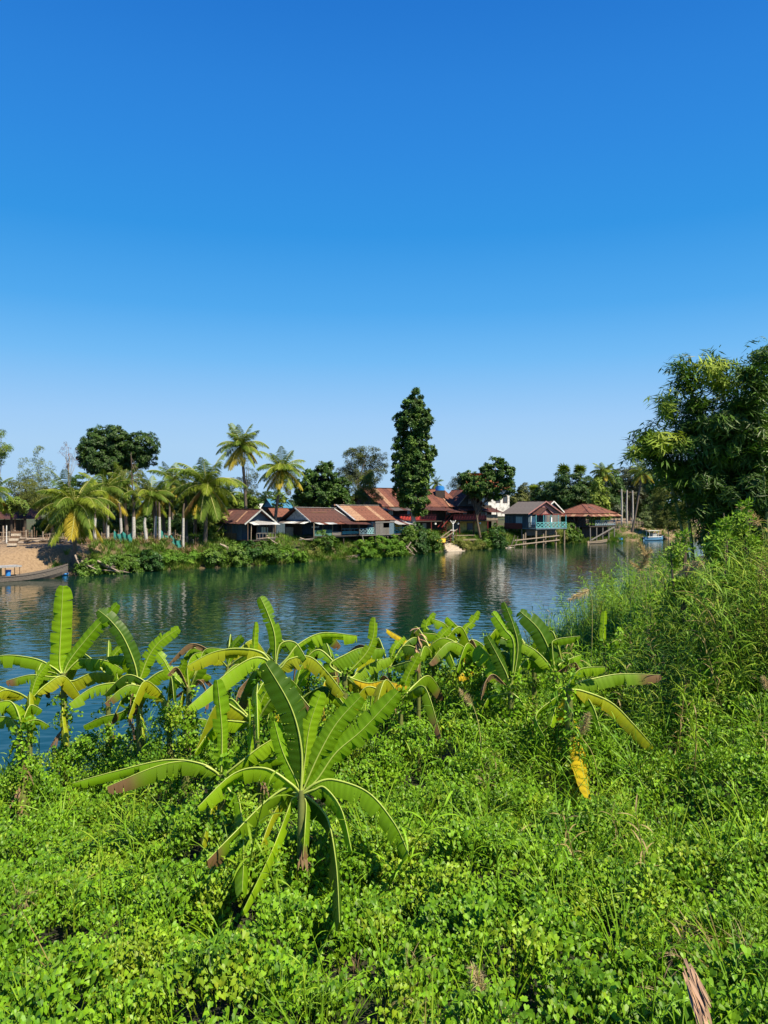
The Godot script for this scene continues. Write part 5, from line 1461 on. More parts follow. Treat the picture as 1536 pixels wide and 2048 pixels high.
	for z in [0.62, -0.52]:
		bm(t, "rail", mat("wood_pale"), Vector3(-0.8, 0.75, z), Vector3(1.9, 2.25, z), 0.08, 0.12)
		for k in 3: bm(t, "rail_post", mat("red_dark"), Vector3(-0.6 + 1.1 * k, -0.2 + 0.55 * k, z), Vector3(-0.6 + 1.1 * k, 0.85 + 0.6 * k, z), 0.09)
	t = thing("lamp_post", "thin white forked lamp post standing on the guest house terrace", "lamp post", G(906, 116.4), 20.0)
	pole(t, "post", mat("white_paint"), Vector3.ZERO, Vector3(0, 4.0, 0), 0.07)
	for s in [-1.0, 1.0]: pole(t, "arm", mat("white_paint"), Vector3(0, 3.5, 0), Vector3(0.45 * s, 4.1, 0), 0.06)
	bm(t, "cross_arm", mat("white_paint"), Vector3(-0.5, 2.6, 0), Vector3(0.5, 2.6, 0), 0.07)
	# utility poles and the wire fence
	for q in [[1243, 978, 166, "left one of the three bare utility poles"], [1254, 980, 168, "middle one of the three bare utility poles"], [1265, 981, 172, "right one of the three bare utility poles"]]:
		var b := G(q[0], q[2])
		t = thing("utility_pole", q[3], "utility pole", b, 0, "utility poles at the river bend")
		pole(t, "shaft", mat("concrete"), Vector3.ZERO, P(q[0], q[1], q[2]) - b, 0.24, 0.16)
		bm(t, "cross_arm", mat("wood_brown"), P(q[0], q[1] + 4, q[2]) - b - Vector3(0.7, 0, 0), P(q[0], q[1] + 4, q[2]) - b + Vector3(0.7, 0, 0), 0.12)
	t = thing("wire_fence", "weathered post fence running across the bare bank right of the pavilion", "fence", G(1232, 160))
	var pv := Vector3.ZERO
	for k in 11:
		var p := G(1232 + k * 6, 160 + k * 0.7) - t.position
		pole(t, "post", mat("driftwood"), p - U * 0.3, p + U * rr(1.2, 1.6), 0.08)
		if k: for y in [0.5, 0.9, 1.2]: bm(t, "rail", mat("driftwood"), pv + U * y, p + U * y, 0.05)
		pv = p
	# steps in the sand, tank stand post
	t = thing("bank_steps", "little brick steps with a thin post in the sandy bank at far left", "steps", G(24, 72.0), 20.0)
	for k in 6: bx(t, "step", mat("wood_brown" if k % 2 else "sandstone"), Vector3(0.05 * k, 0.2 + 0.22 * k, -0.3 * k), Vector3(0.8, 0.2, 0.35))
	pole(t, "post", mat("white_paint"), Vector3(-0.5, 0.3, -0.4), Vector3(-0.5, 2.0, -0.4), 0.05)
	# litter one can pick out
	for q in [[131, 1151, 71.9, "blue_plastic", "crumpled blue plastic bag at the water's edge below the front palm"], [412, 1091, 84.0, "turquoise", "turquoise plastic sheet on the grass left of the hut"], [452, 1104, 83.5, "turquoise", "small turquoise bag in the shrubs below the hut"], [432, 1108, 82.6, "white_paint", "white plastic bag on the bank left of the hut's shrubs"]]:
		var m := MB.new()
		m.ball(Vector3.ZERO, Vector3(0.26, 0.15, 0.22), 12, 8)
		for vi in m.v.size(): m.v[vi] *= 1.0 + 1.3 * n2.get_noise_3dv(m.v[vi] * 90.0 + Vector3.ONE * q[0])
		var o := obj("plastic_bag", m.mesh(), mat(q[3]), self)
		var at := G(q[0], q[2])
		o.position = Vector3(at.x, maxf(at.y, 0.0) + 0.12, at.z)
		tag(o, q[4], "plastic bag")
	# vines of banana beside the huts on the far side, seen as broad pale leaves
	for q in [[1197, 990, 172, "pale broad-leaved banana clump behind the pavilion roof's right end", 26], [560, 1012, 112, "small banana clump between the palm trunk and the white-gabled house", 16], [428, 1040, 90, "yellowish banana leaves beside the left wall of the leftmost hut", 22]]:
		var at := P(q[0], q[1], q[2])
		bush("banana_clump", q[3], "banana plant", Vector3(at.x, 2.9, at.z), Vector3(S(q[4], q[2]) * 0.8, maxf(at.y - 2.9, 0.9), S(q[4], q[2]) * 0.8), ls, [Color(0.25, 0.32, 0.06), Color(0.14, 0.22, 0.03)], cluster_mesh(6, 0.2, 0.9, 0.26, 0.3, 70), 0.5, 5, 0.7)
func k_branches(rows: Array, labels: Array) -> void:
	for at in rows.size():
		var q: Array = rows[at]
		var label: String = labels[at]
		var d: float = q[4]
		if d < 80.0: d -= 2.3
		var a := P(q[0], q[1], d)
		var b := P(q[2], q[3], d - 0.3)
		a.y = maxf(a.y, 0.05); b.y = maxf(b.y, 0.05)
		var m := MB.new()
		m.tube([Vector3.ZERO, (b - a) * 0.4 + rdir() * 0.1, b - a], [0.10, 0.075, 0.03], 6)
		if rows.size() > 3:
			m.tube([(b - a) * 0.55, (b - a) * 0.8 + U * 0.35], [0.05, 0.02], 5)
		var o := obj("branch", m.mesh(), mat("driftwood"), self)
		o.position = a
		tag(o, label, "branch")

func make_boats() -> void:
	# long wooden boat with a tin canopy
	var a := P(58, 1158, 68.0)
	var t := thing("longtail_boat", "long grey wooden boat with a flat tin canopy moored at the sandy bank, far left", "boat", Vector3(-31.9, 0.1, -66.2), 48.0)
	hull(t, "hull", mat("boat_wood"), 9.6, 1.25, 0.62, 0.75)
	var m := MB.new()
	m.box(Transform3D(Basis(), Vector3(-1.5, 1.22, 0)), Vector3(3.9, 0.05, 1.25))
	m.box(Transform3D(Basis(), Vector3(-1.5, 1.16, 0.6)), Vector3(3.9, 0.1, 0.05))
	obj("canopy", m.mesh(), mat("zinc"), t)
	for x in [-3.2, -1.9, -0.9, 0.3]:
		for z in [-0.52, 0.52]: pole(t, "canopy_post", mat("wood_brown"), Vector3(x, 0.1, z), Vector3(x, 1.2, z), 0.03)
	bx(t, "side_cloth", mat("boat_cloth", Color(0.72, 0.52, 0.22), 0.9), Vector3(-2.0, 0.7, -0.45), Vector3(2.4, 0.75, 0.03))
	for x in [-2.6, -1.2, 1.2, 2.4]: bm(t, "thwart", mat("wood_pale"), Vector3(x, 0.28, -0.5), Vector3(x, 0.28, 0.5), 0.22, 0.04)
	m = MB.new()
	m.tube([Vector3.ZERO, U * 0.25, U * 0.5], [0.2, 0.23, 0.25], 12)
	m.tube([U * 0.48, U * 0.52], [0.27, 0.27], 12)
	var bk := obj("bucket", m.mesh(), mat("blue_plastic"), self)
	bk.position = t.transform * Vector3(-0.5, 0.36, 0.1)
	tag(bk, "blue plastic tub standing under the canopy of the long boat", "tub")
	# canoe at the bank
	t = thing("canoe", "narrow grey canoe drawn up by the bright green bushes in mid-bank", "boat", P(684, 1117, 96.0) * Vector3(1, 0, 1) + U * 0.12, 22.0)
	hull(t, "hull", mat("wood_pale"), 4.6, 0.6, 0.3, 0.22)
	bm(t, "thwart", mat("wood_grey"), Vector3(0, 0.12, -0.28), Vector3(0, 0.12, 0.28), 0.2, 0.04)
	t = thing("canoe", "pale canoe floating under the pavilion between its posts", "boat", P(1196, 1086, 141.0) * Vector3(1, 0, 1) + U * 0.15, 44.0)
	hull(t, "hull", mat("wood_pale"), 6.5, 0.9, 0.45, 0.3)
	bm(t, "thwart", mat("wood_grey"), Vector3(0, 0.2, -0.4), Vector3(0, 0.2, 0.4), 0.25, 0.05)
	t = thing("canoe", "low dark canoe lying along the bare bank right of the pavilion", "boat", P(1268, 1079, 156.0) * Vector3(1, 0, 1) + U * 0.12, 30.0)
	hull(t, "hull", mat("wood_brown"), 6.5, 0.8, 0.4, 0.25)
	bm(t, "thwart", mat("wood_grey"), Vector3(0, 0.18, -0.36), Vector3(0, 0.18, 0.36), 0.25, 0.05)
	# white-roofed boat
	t = thing("ferry_boat", "small white-roofed boat moored at the river bend, far right", "boat", P(1307, 1078, 155.0) * Vector3(1, 0, 1) + U * 0.2, 12.0)
	hull(t, "hull", mat("boat_blue", Color(0.10, 0.25, 0.42), 0.5), 4.2, 1.3, 0.7, 0.3)
	bm(t, "rub_rail", mat("white_paint"), Vector3(-1.6, 0.5, 0.62), Vector3(1.5, 0.55, 0.55), 0.06, 0.14)
	bx(t, "canopy", mat("white_paint"), Vector3(-0.2, 1.75, 0), Vector3(2.5, 0.08, 1.5))
	for x in [-1.2, 0.8]:
		for z in [-0.55, 0.55]: pole(t, "canopy_post", mat("white_paint"), Vector3(x, 0.3, z), Vector3(x, 1.75, z), 0.05)
	bx(t, "cabin", mat("grey_wall"), Vector3(0.1, 0.75, 0), Vector3(1.0, 0.8, 0.8))
	m = MB.new()
	m.tube([Vector3(-0.55, 0, 0), Vector3(-0.5, 0, 0), Vector3(0.5, 0, 0), Vector3(0.55, 0, 0)], [0.34, 0.4, 0.4, 0.34], 12)
	for x in [-0.25, 0.25]: m.tube([Vector3(x - 0.03, 0, 0), Vector3(x + 0.03, 0, 0)], [0.43, 0.43], 12)
	var o := obj("barrel", m.mesh(), mat("blue_plastic"), self)
	var at := P(1239, 1079, 151.0)
	o.transform = Transform3D(Basis(U, 0.5), Vector3(at.x, 0.3, at.z))
	tag(o, "blue plastic barrel floating right of the pavilion", "barrel")

func make_bamboo() -> void:
	var d := 18.0
	var base := Vector3((1455 - 768) / F * d, 3.3, -d)
	var t := thing("bamboo_clump", "huge dark arching bamboo clump filling the right edge of the near bank", "bamboo", base)
	var cs := [Color(0.060, 0.13, 0.014), Color(0.10, 0.19, 0.02), Color(0.040, 0.095, 0.012)]
	var tips := [[1360, 735], [1335, 800], [1420, 722], [1290, 868], [1275, 905], [1500, 740], [1536, 700], [1330, 930], [1590, 760], [1480, 800], [1400, 850], [1640, 820], [1380, 960], [1560, 880], [1440, 930]]
	var i := 0
	var tr := []
	var col := []
	for q in tips:
		var dz := rr(-1.1, 1.1)
		var tip := P(q[0], q[1], d + dz) - base
		var foot := Vector3(rr(-0.7, 0.9), 0, rr(-0.6, 0.6))
		var pts := smooth_pts([foot, foot.lerp(tip, 0.4) + Vector3(0, 0.9, 0), foot.lerp(tip, 0.75) + Vector3(0, 0.75, 0), tip], 5)
		var m := MB.new()
		var rs := []
		for k in pts.size(): rs.append(lerpf(0.045, 0.006, float(k) / (pts.size() - 1)) * (1.12 if k % 2 else 1.0))
		m.tube(pts, rs, 6)
		obj("culm", m.mesh(), mat("culm", Color(0.13, 0.16, 0.045), 0.5), t)
		for k in range(5, pts.size()):      # leafy twigs droop from the culm's upper half
			for j in 18:
				var p: Vector3 = pts[k] + rdir() * Vector3(0.5, 0.4, 0.5) * rg.randf()
				tr.append(Transform3D(basis_up(U + rdir() * 0.6, rr(0, TAU)).scaled(Vector3.ONE * rr(0.7, 1.25)), p))
				col.append(tint(cs))
		i += 1
	multi(t, "leaf_sprays", spray_bamboo, mat("leaf_tree"), tr, col)
	var blobs := []
	for q in [[1415, 765, 42, 26, 0], [1400, 736, 30, 12, 0], [1355, 785, 26, 14, 0], [1345, 815, 20, 12, 0], [1450, 740, 24, 14, 0.2], [1510, 770, 60, 44, 0.5], [1325, 882, 40, 14, -0.2], [1288, 892, 26, 11, -0.3], [1270, 912, 12, 12, -0.3], [1440, 840, 84, 44, 0], [1400, 900, 66, 36, 0], [1480, 890, 110, 70, 0.4], [1480, 970, 100, 60, 0], [1368, 930, 28, 20, 0], [1435, 1010, 50, 46, 0.2], [1490, 1030, 90, 60, 0.3], [1450, 1070, 56, 46, 0.2], [1560, 940, 100, 160, 0.6], [1536, 720, 24, 20, 0.4], [1520, 1090, 80, 40, 0.5], [1445, 1100, 30, 30, 0.2]]:
		var b := B(q[0], q[1], d + q[4], q[2], q[3], q[2] * 0.9)
		blobs.append([b[0] - base, b[1]])
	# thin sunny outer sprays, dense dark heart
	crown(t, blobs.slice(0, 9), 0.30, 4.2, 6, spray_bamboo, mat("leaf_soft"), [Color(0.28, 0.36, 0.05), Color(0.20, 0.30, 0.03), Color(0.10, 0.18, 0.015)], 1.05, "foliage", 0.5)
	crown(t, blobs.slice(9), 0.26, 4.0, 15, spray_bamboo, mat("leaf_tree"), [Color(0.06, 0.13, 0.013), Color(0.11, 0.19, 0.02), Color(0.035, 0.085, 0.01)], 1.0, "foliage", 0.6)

func make_bananas() -> void:
	# hollows in the cover: where the photograph looks into deep shade
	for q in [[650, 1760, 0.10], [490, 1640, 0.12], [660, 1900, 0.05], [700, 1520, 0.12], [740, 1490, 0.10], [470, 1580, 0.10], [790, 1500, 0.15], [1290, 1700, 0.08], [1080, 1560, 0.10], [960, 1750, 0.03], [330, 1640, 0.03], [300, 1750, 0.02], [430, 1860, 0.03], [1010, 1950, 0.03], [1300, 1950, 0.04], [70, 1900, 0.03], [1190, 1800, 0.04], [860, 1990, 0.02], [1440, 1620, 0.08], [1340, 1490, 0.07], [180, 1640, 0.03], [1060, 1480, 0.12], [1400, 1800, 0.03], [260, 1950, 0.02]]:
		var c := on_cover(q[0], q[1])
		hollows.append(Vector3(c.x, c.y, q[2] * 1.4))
	# front plant
	banana("large banana plant in front, its long leaves arching out in all directions", 602, 1590, 8.0, 0.055)
	lf([603, 1500, 582, 1415, 531, 1326], 66, "u", "k")
	lf([638, 1509, 674, 1446, 722, 1393], 46, "u", "g")
	lf([634, 1560, 672, 1506, 727, 1458, 796, 1384], 52, "u", "g")
	lf([630, 1568, 668, 1560, 737, 1586, 790, 1649, 818, 1711], 50, "a", "g")
	lf([628, 1580, 650, 1576, 683, 1620, 703, 1702], 46, "a", "g")
	lf([622, 1600, 655, 1639, 672, 1726, 679, 1846], 50, "a", "k")
	lf([582, 1568, 530, 1537, 467, 1548, 395, 1615], 52, "a", "l")
	lf([575, 1576, 530, 1605, 467, 1668, 414, 1722], 54, "a", "d")
	lf([585, 1598, 576, 1620, 544, 1702, 486, 1822], 34, "a", "l")
	lf([610, 1520, 620, 1450, 642, 1384], 38, "u", "l")
	lf([592, 1560, 566, 1505, 548, 1442], 36, "u", "g")
	lf([575, 1590, 545, 1632, 522, 1692], 32, "a", "y")
	lf([612, 1605, 610, 1660, 606, 1715], 26, "a", "d")
	# behind and left of it
	banana("second banana plant, left of the large front one, with two long level leaves", 442, 1556, 9.3)
	lf([444, 1500, 443, 1446, 434, 1360], 42, "u", "g")
	lf([425, 1540, 380, 1523, 313, 1533, 214, 1574], 46, "a", "d")
	lf([409, 1530, 335, 1520, 230, 1543, 144, 1567], 34, "a", "g")
	lf([477, 1528, 520, 1494, 568, 1466], 42, "a", "l")
	lf([496, 1520, 500, 1470, 497, 1398], 14, "u", "l")
	lf([430, 1590, 420, 1630, 404, 1690], 26, "a", "y")
	lf([462, 1585, 478, 1600, 487, 1690, 484, 1784], 38, "a", "g")
	lf([490, 1535, 540, 1520, 584, 1512], 34, "a", "g")
	# middle
	banana("tall middle banana plant with a narrow leaf pointing up at the river", 550, 1342, 11.0)
	lf([550, 1275, 536, 1228, 520, 1194], 32, "u", "g")
	lf([575, 1316, 597, 1289, 645, 1266, 714, 1272], 42, "a", "l")
	lf([563, 1335, 580, 1318, 620, 1314, 655, 1345, 688, 1388], 42, "a", "y")
	lf([530, 1318, 500, 1318, 450, 1350, 376, 1414], 42, "a", "l")
	lf([525, 1306, 474, 1297, 423, 1306, 374, 1332], 36, "a", "y")
	lf([560, 1290, 590, 1285, 612, 1316], 34, "a", "g")
	lf([535, 1360, 512, 1380, 508, 1420], 30, "a", "g")
	lf([548, 1375, 556, 1420, 552, 1466], 22, "a", "Y")
	banana("banana plant right of the tall middle one with broad dark arching leaves", 690, 1352, 12.2)
	lf([660, 1330, 690, 1310, 724, 1296, 770, 1299], 40, "a", "g")
	lf([705, 1355, 717, 1343, 744, 1326, 780, 1315], 36, "a", "l")
	lf([714, 1370, 741, 1371, 780, 1386], 34, "a", "y")
	lf([730, 1310, 746, 1275, 749, 1235], 26, "u", "l")
	lf([685, 1320, 692, 1346, 705, 1382], 34, "u", "k")
	lf([735, 1366, 770, 1362, 814, 1372], 24, "a", "Y")
	lf([652, 1360, 646, 1400, 650, 1440], 18, "a", "Y")
	lf([640, 1300, 605, 1330, 590, 1380], 30, "a", "g")
	banana("banana plant at the centre edge of the river with many short raised leaves", 925, 1290, 14.0)
	lf([885, 1275, 852, 1255, 869, 1226], 22, "u", "l")
	lf([905, 1268, 890, 1248, 864, 1237], 26, "a", "l")
	lf([905, 1280, 880, 1270, 844, 1266], 26, "a", "g")
	lf([922, 1262, 910, 1248, 895, 1234], 22, "a", "l")
	lf([905, 1285, 890, 1288, 862, 1302], 26, "a", "y")
	lf([930, 1260, 944, 1245, 957, 1222], 20, "u", "l")
	lf([940, 1305, 945, 1325, 916, 1355], 32, "a", "Y")
	lf([945, 1280, 965, 1290, 985, 1312], 26, "a", "g")
	lf([932, 1300, 918, 1330, 905, 1365], 26, "a", "b")
	lf([830, 1285, 812, 1280, 773, 1258], 18, "a", "Y")
	lf([950, 1300, 965, 1330, 968, 1368], 28, "a", "b")
	# right group
	banana("banana plant in the right group with a broad bright leaf and tall dark blades", 1022, 1384, 12.0)
	lf([1018, 1358, 992, 1325, 958, 1290], 56, "a", "l")
	lf([1014, 1350, 997, 1315, 974, 1272], 34, "u", "k")
	lf([1028, 1290, 1009, 1258, 985, 1225], 30, "u", "g")
	lf([1036, 1300, 1027, 1252, 1008, 1204], 28, "u", "k")
	lf([1030, 1350, 1057, 1318, 1088, 1338], 32, "a", "g")
	lf([1040, 1400, 1055, 1425, 1050, 1460], 26, "a", "g")
	lf([1000, 1390, 978, 1395, 962, 1425], 26, "a", "g")
	lf([990, 1350, 972, 1362, 962, 1400], 26, "a", "b")
	banana("banana plant of the right group with one long dark upright leaf", 1110, 1350, 12.0)
	lf([1108, 1325, 1080, 1262, 1040, 1223], 46, "u", "k")
	lf([1105, 1300, 1110, 1280, 1160, 1272], 26, "a", "g")
	lf([1118, 1330, 1140, 1318, 1162, 1310], 30, "a", "g")
	lf([1095, 1325, 1070, 1300, 1040, 1285], 30, "a", "l")
	lf([1122, 1340, 1150, 1325, 1160, 1345], 26, "a", "b")
	banana("low banana plant on the right with level green leaf and yellowing hanging ones", 1138, 1380, 11.0)
	lf([1150, 1368, 1185, 1358, 1241, 1348, 1322, 1350], 38, "a", "d")
	lf([1140, 1364, 1162, 1338, 1210, 1334], 30, "a", "l")
	lf([1150, 1384, 1170, 1390, 1190, 1422, 1207, 1484], 36, "a", "g")
	lf([1165, 1382, 1222, 1405, 1267, 1448, 1306, 1492], 36, "a", "y")
	lf([1118, 1378, 1112, 1412, 1101, 1452], 28, "a", "l")
	lf([1130, 1425, 1148, 1460, 1162, 1525, 1178, 1598], 42, "u", "Y")
	lf([1105, 1400, 1072, 1432, 1090, 1474], 22, "a", "g")
	banana("young banana plant standing alone in the grass at the right", 1425, 1352, 12.0, 0.05)
	lf([1420, 1330, 1408, 1285, 1395, 1238], 26, "u", "k")
	lf([1440, 1335, 1453, 1306, 1438, 1272], 30, "u", "k")
	lf([1440, 1352, 1464, 1348, 1494, 1352], 34, "a", "g")
	lf([1440, 1360, 1470, 1372, 1478, 1398], 34, "a", "g")
	lf([1415, 1358, 1402, 1362, 1384, 1384], 16, "a", "l")
	banana("small single-leaved banana shoot by the reeds at the right shore", 1207, 1292, 14.0, 0.04)
	lf([1207, 1262, 1209, 1222], 16, "u", "l")
	lf([1215, 1290, 1235, 1280, 1240, 1295], 16, "a", "g")
	banana("small banana shoot with a leaf flopping right, above the river bend reeds", 1302, 1214, 17.0, 0.04)
	lf([1318, 1200, 1332, 1190, 1350, 1184], 16, "a", "l")
	lf([1300, 1190, 1296, 1175], 14, "u", "k")
	# left group
	banana("leftmost banana clump's tall plant with one big upright leaf", 126, 1352, 13.5)
	lf([119, 1326, 122, 1252, 126, 1172], 46, "u", "l")
	lf([139, 1322, 178, 1272, 235, 1208], 34, "u", "g")
	lf([108, 1336, 68, 1317, 0, 1312, -40, 1340], 40, "a", "l")
	lf([150, 1326, 165, 1318, 213, 1322, 246, 1340], 40, "a", "l")
	lf([104, 1354, 61, 1350, 12, 1362], 28, "a", "d")
	lf([90, 1345, 70, 1385, 49, 1438], 34, "u", "l")
	lf([145, 1362, 190, 1345, 250, 1352], 38, "a", "y")
	lf([125, 1410, 124, 1430, 131, 1490], 18, "a", "y")
	lf([95, 1330, 75, 1330, 70, 1390], 20, "a", "g")
	banana("banana plant in the left group, leaves fanning up, yellow tips drooping", 276, 1372, 13.0)
	lf([270, 1330, 247, 1275, 220, 1240, 196, 1220], 36, "u", "k")
	lf([283, 1350, 297, 1314, 320, 1283, 358, 1257], 32, "u", "l")
	lf([293, 1362, 322, 1343, 366, 1334, 422, 1352], 36, "a", "l")
	lf([270, 1350, 252, 1314, 215, 1314], 36, "a", "g")
	lf([268, 1376, 244, 1398, 222, 1446], 26, "a", "d")
	lf([291, 1365, 318, 1382, 335, 1426], 32, "a", "y")
	lf([275, 1396, 282, 1440, 285, 1472], 26, "a", "y")
	lf([255, 1366, 210, 1368, 176, 1380, 138, 1408], 34, "a", "l")
	lf([250, 1420, 205, 1434, 166, 1452], 24, "a", "g")
	lf([262, 1395, 262, 1440, 268, 1480], 24, "a", "b")
	banana("low banana plant at the left edge with a big leaf lying towards the water", 38, 1468, 12.0)
	lf([40, 1440, 18, 1402, -40, 1420], 48, "a", "l")
	lf([30, 1450, 15, 1434, -30, 1440], 36, "a", "l")
	lf([52, 1446, 75, 1440, 96, 1450], 26, "a", "l")
	lf([32, 1478, 24, 1490, 16, 1518], 16, "a", "y")
	lf([50, 1430, 62, 1410, 84, 1420], 30, "a", "g")
	banana("ragged banana plant between the left and middle groups with dead brown leaves", 378, 1382, 12.4)
	lf([372, 1370, 362, 1400, 357, 1440], 20, "a", "y")
	lf([385, 1440, 400, 1438, 420, 1442], 26, "a", "g")
	lf([345, 1350, 328, 1322, 315, 1306], 24, "u", "l")
	lf([395, 1340, 410, 1300, 448, 1298], 28, "a", "g")
	lf([375, 1335, 390, 1308, 425, 1306], 28, "a", "l")
	lf([396, 1360, 412, 1380, 410, 1425], 30, "a", "b")
	lf([362, 1345, 350, 1335, 335, 1350], 26, "a", "b")
	banana("banana plant behind the middle group with a pale upright leaf tip", 508, 1345, 13.4)
	lf([506, 1320, 508, 1290, 511, 1244], 20, "u", "l")
	lf([500, 1335, 470, 1330, 440, 1360], 28, "a", "g")
	lf([515, 1350, 530, 1380, 525, 1420], 30, "a", "b")
	lf([495, 1360, 478, 1380, 470, 1410], 24, "a", "b")
	lf([515, 1340, 545, 1335, 575, 1360], 28, "a", "g")
	for q in [[455, 1335, 13.6, "half-hidden banana plant behind the ragged one, left of the tall middle plant"], [612, 1338, 13.8, "half-hidden banana plant between the tall middle one and its right neighbour"], [778, 1338, 13.4, "half-hidden banana plant left of the dead brown stalk"], [868, 1318, 13.4, "half-hidden banana plant right of the dead brown stalk"], [968, 1340, 13.0, "half-hidden banana plant left of the right group's broad bright leaf"], [1068, 1318, 13.2, "half-hidden banana plant between the two tall ones of the right group"], [800, 1405, 12.0, "small banana plant in the middle, in front of the dead stalk"], [215, 1352, 14.2, "half-hidden banana plant between the two tall ones of the left group"], [335, 1408, 12.6, "small banana plant between the left group and the ragged one"], [585, 1420, 11.2, "small banana plant behind the large front one's upright leaf"], [510, 1450, 10.2, "small banana plant just behind the second plant's upright leaf"], [60, 1400, 13.0, "half-hidden banana plant behind the low one at the left edge"]]:
		banana(q[3], q[0], q[1], q[2], 0.055)
		var n := 6 + rg.randi() % 3
		for k in n:
			var a := k * TAU / n + rr(-0.5, 0.5)
			var l := rr(0.75, 1.15)
			var rise := rr(0.15, 0.6)
			var out := Vector3(cos(a), 0, sin(a))
			var young := k == 0
			var pts := [plant_crown, plant_crown + out * l * 0.3 + U * rise * 0.7, plant_crown + out * l * 0.65 + U * rise, plant_crown + out * l * 1.0 + U * (rise - rr(0.2, 0.7))]
			if young: pts = [plant_crown, plant_crown + out * 0.1 + U * 0.35, plant_crown + out * 0.3 + U * rr(0.5, 0.8)]
			banana_leaf(plant, pts, rr(0.07, 0.10) if young else rr(0.13, 0.19), "u" if young else "a", "l" if young else ["g", "l", "k", "y", "k", "b", "d", "l"][rg.randi() % 8])
	# a dead flower stalk
	var at := P(838, 1310, 12.6)
	var t := thing("dead_stalk", "dead brown banana stalk with curled dry leaf at the river's edge, right of centre", "dead stalk", Vector3(at.x, near_g(at.x, 12.6), at.z))
	pole(t, "stalk", mat("banana_stem"), Vector3.ZERO, P(838, 1300, 12.6) - t.position, 0.04, 0.03)
	var m := MB.new()
	for k in 16:
		m.col = Color(0.36, 0.23, 0.13) * rr(0.7, 1.3)
		var q := P(lerpf(840, 829, k / 15.0), lerpf(1256, 1316, k / 15.0), 12.6) - t.position
		blade(m, q, Vector3(rr(-1, 1), rr(-1, 0.3), rr(-0.5, 0.5)), U, rr(0.12, 0.22), 0.07, 1.0, 3)
	obj("dry_leaf", m.mesh(), mat("dry_leaf"), t)

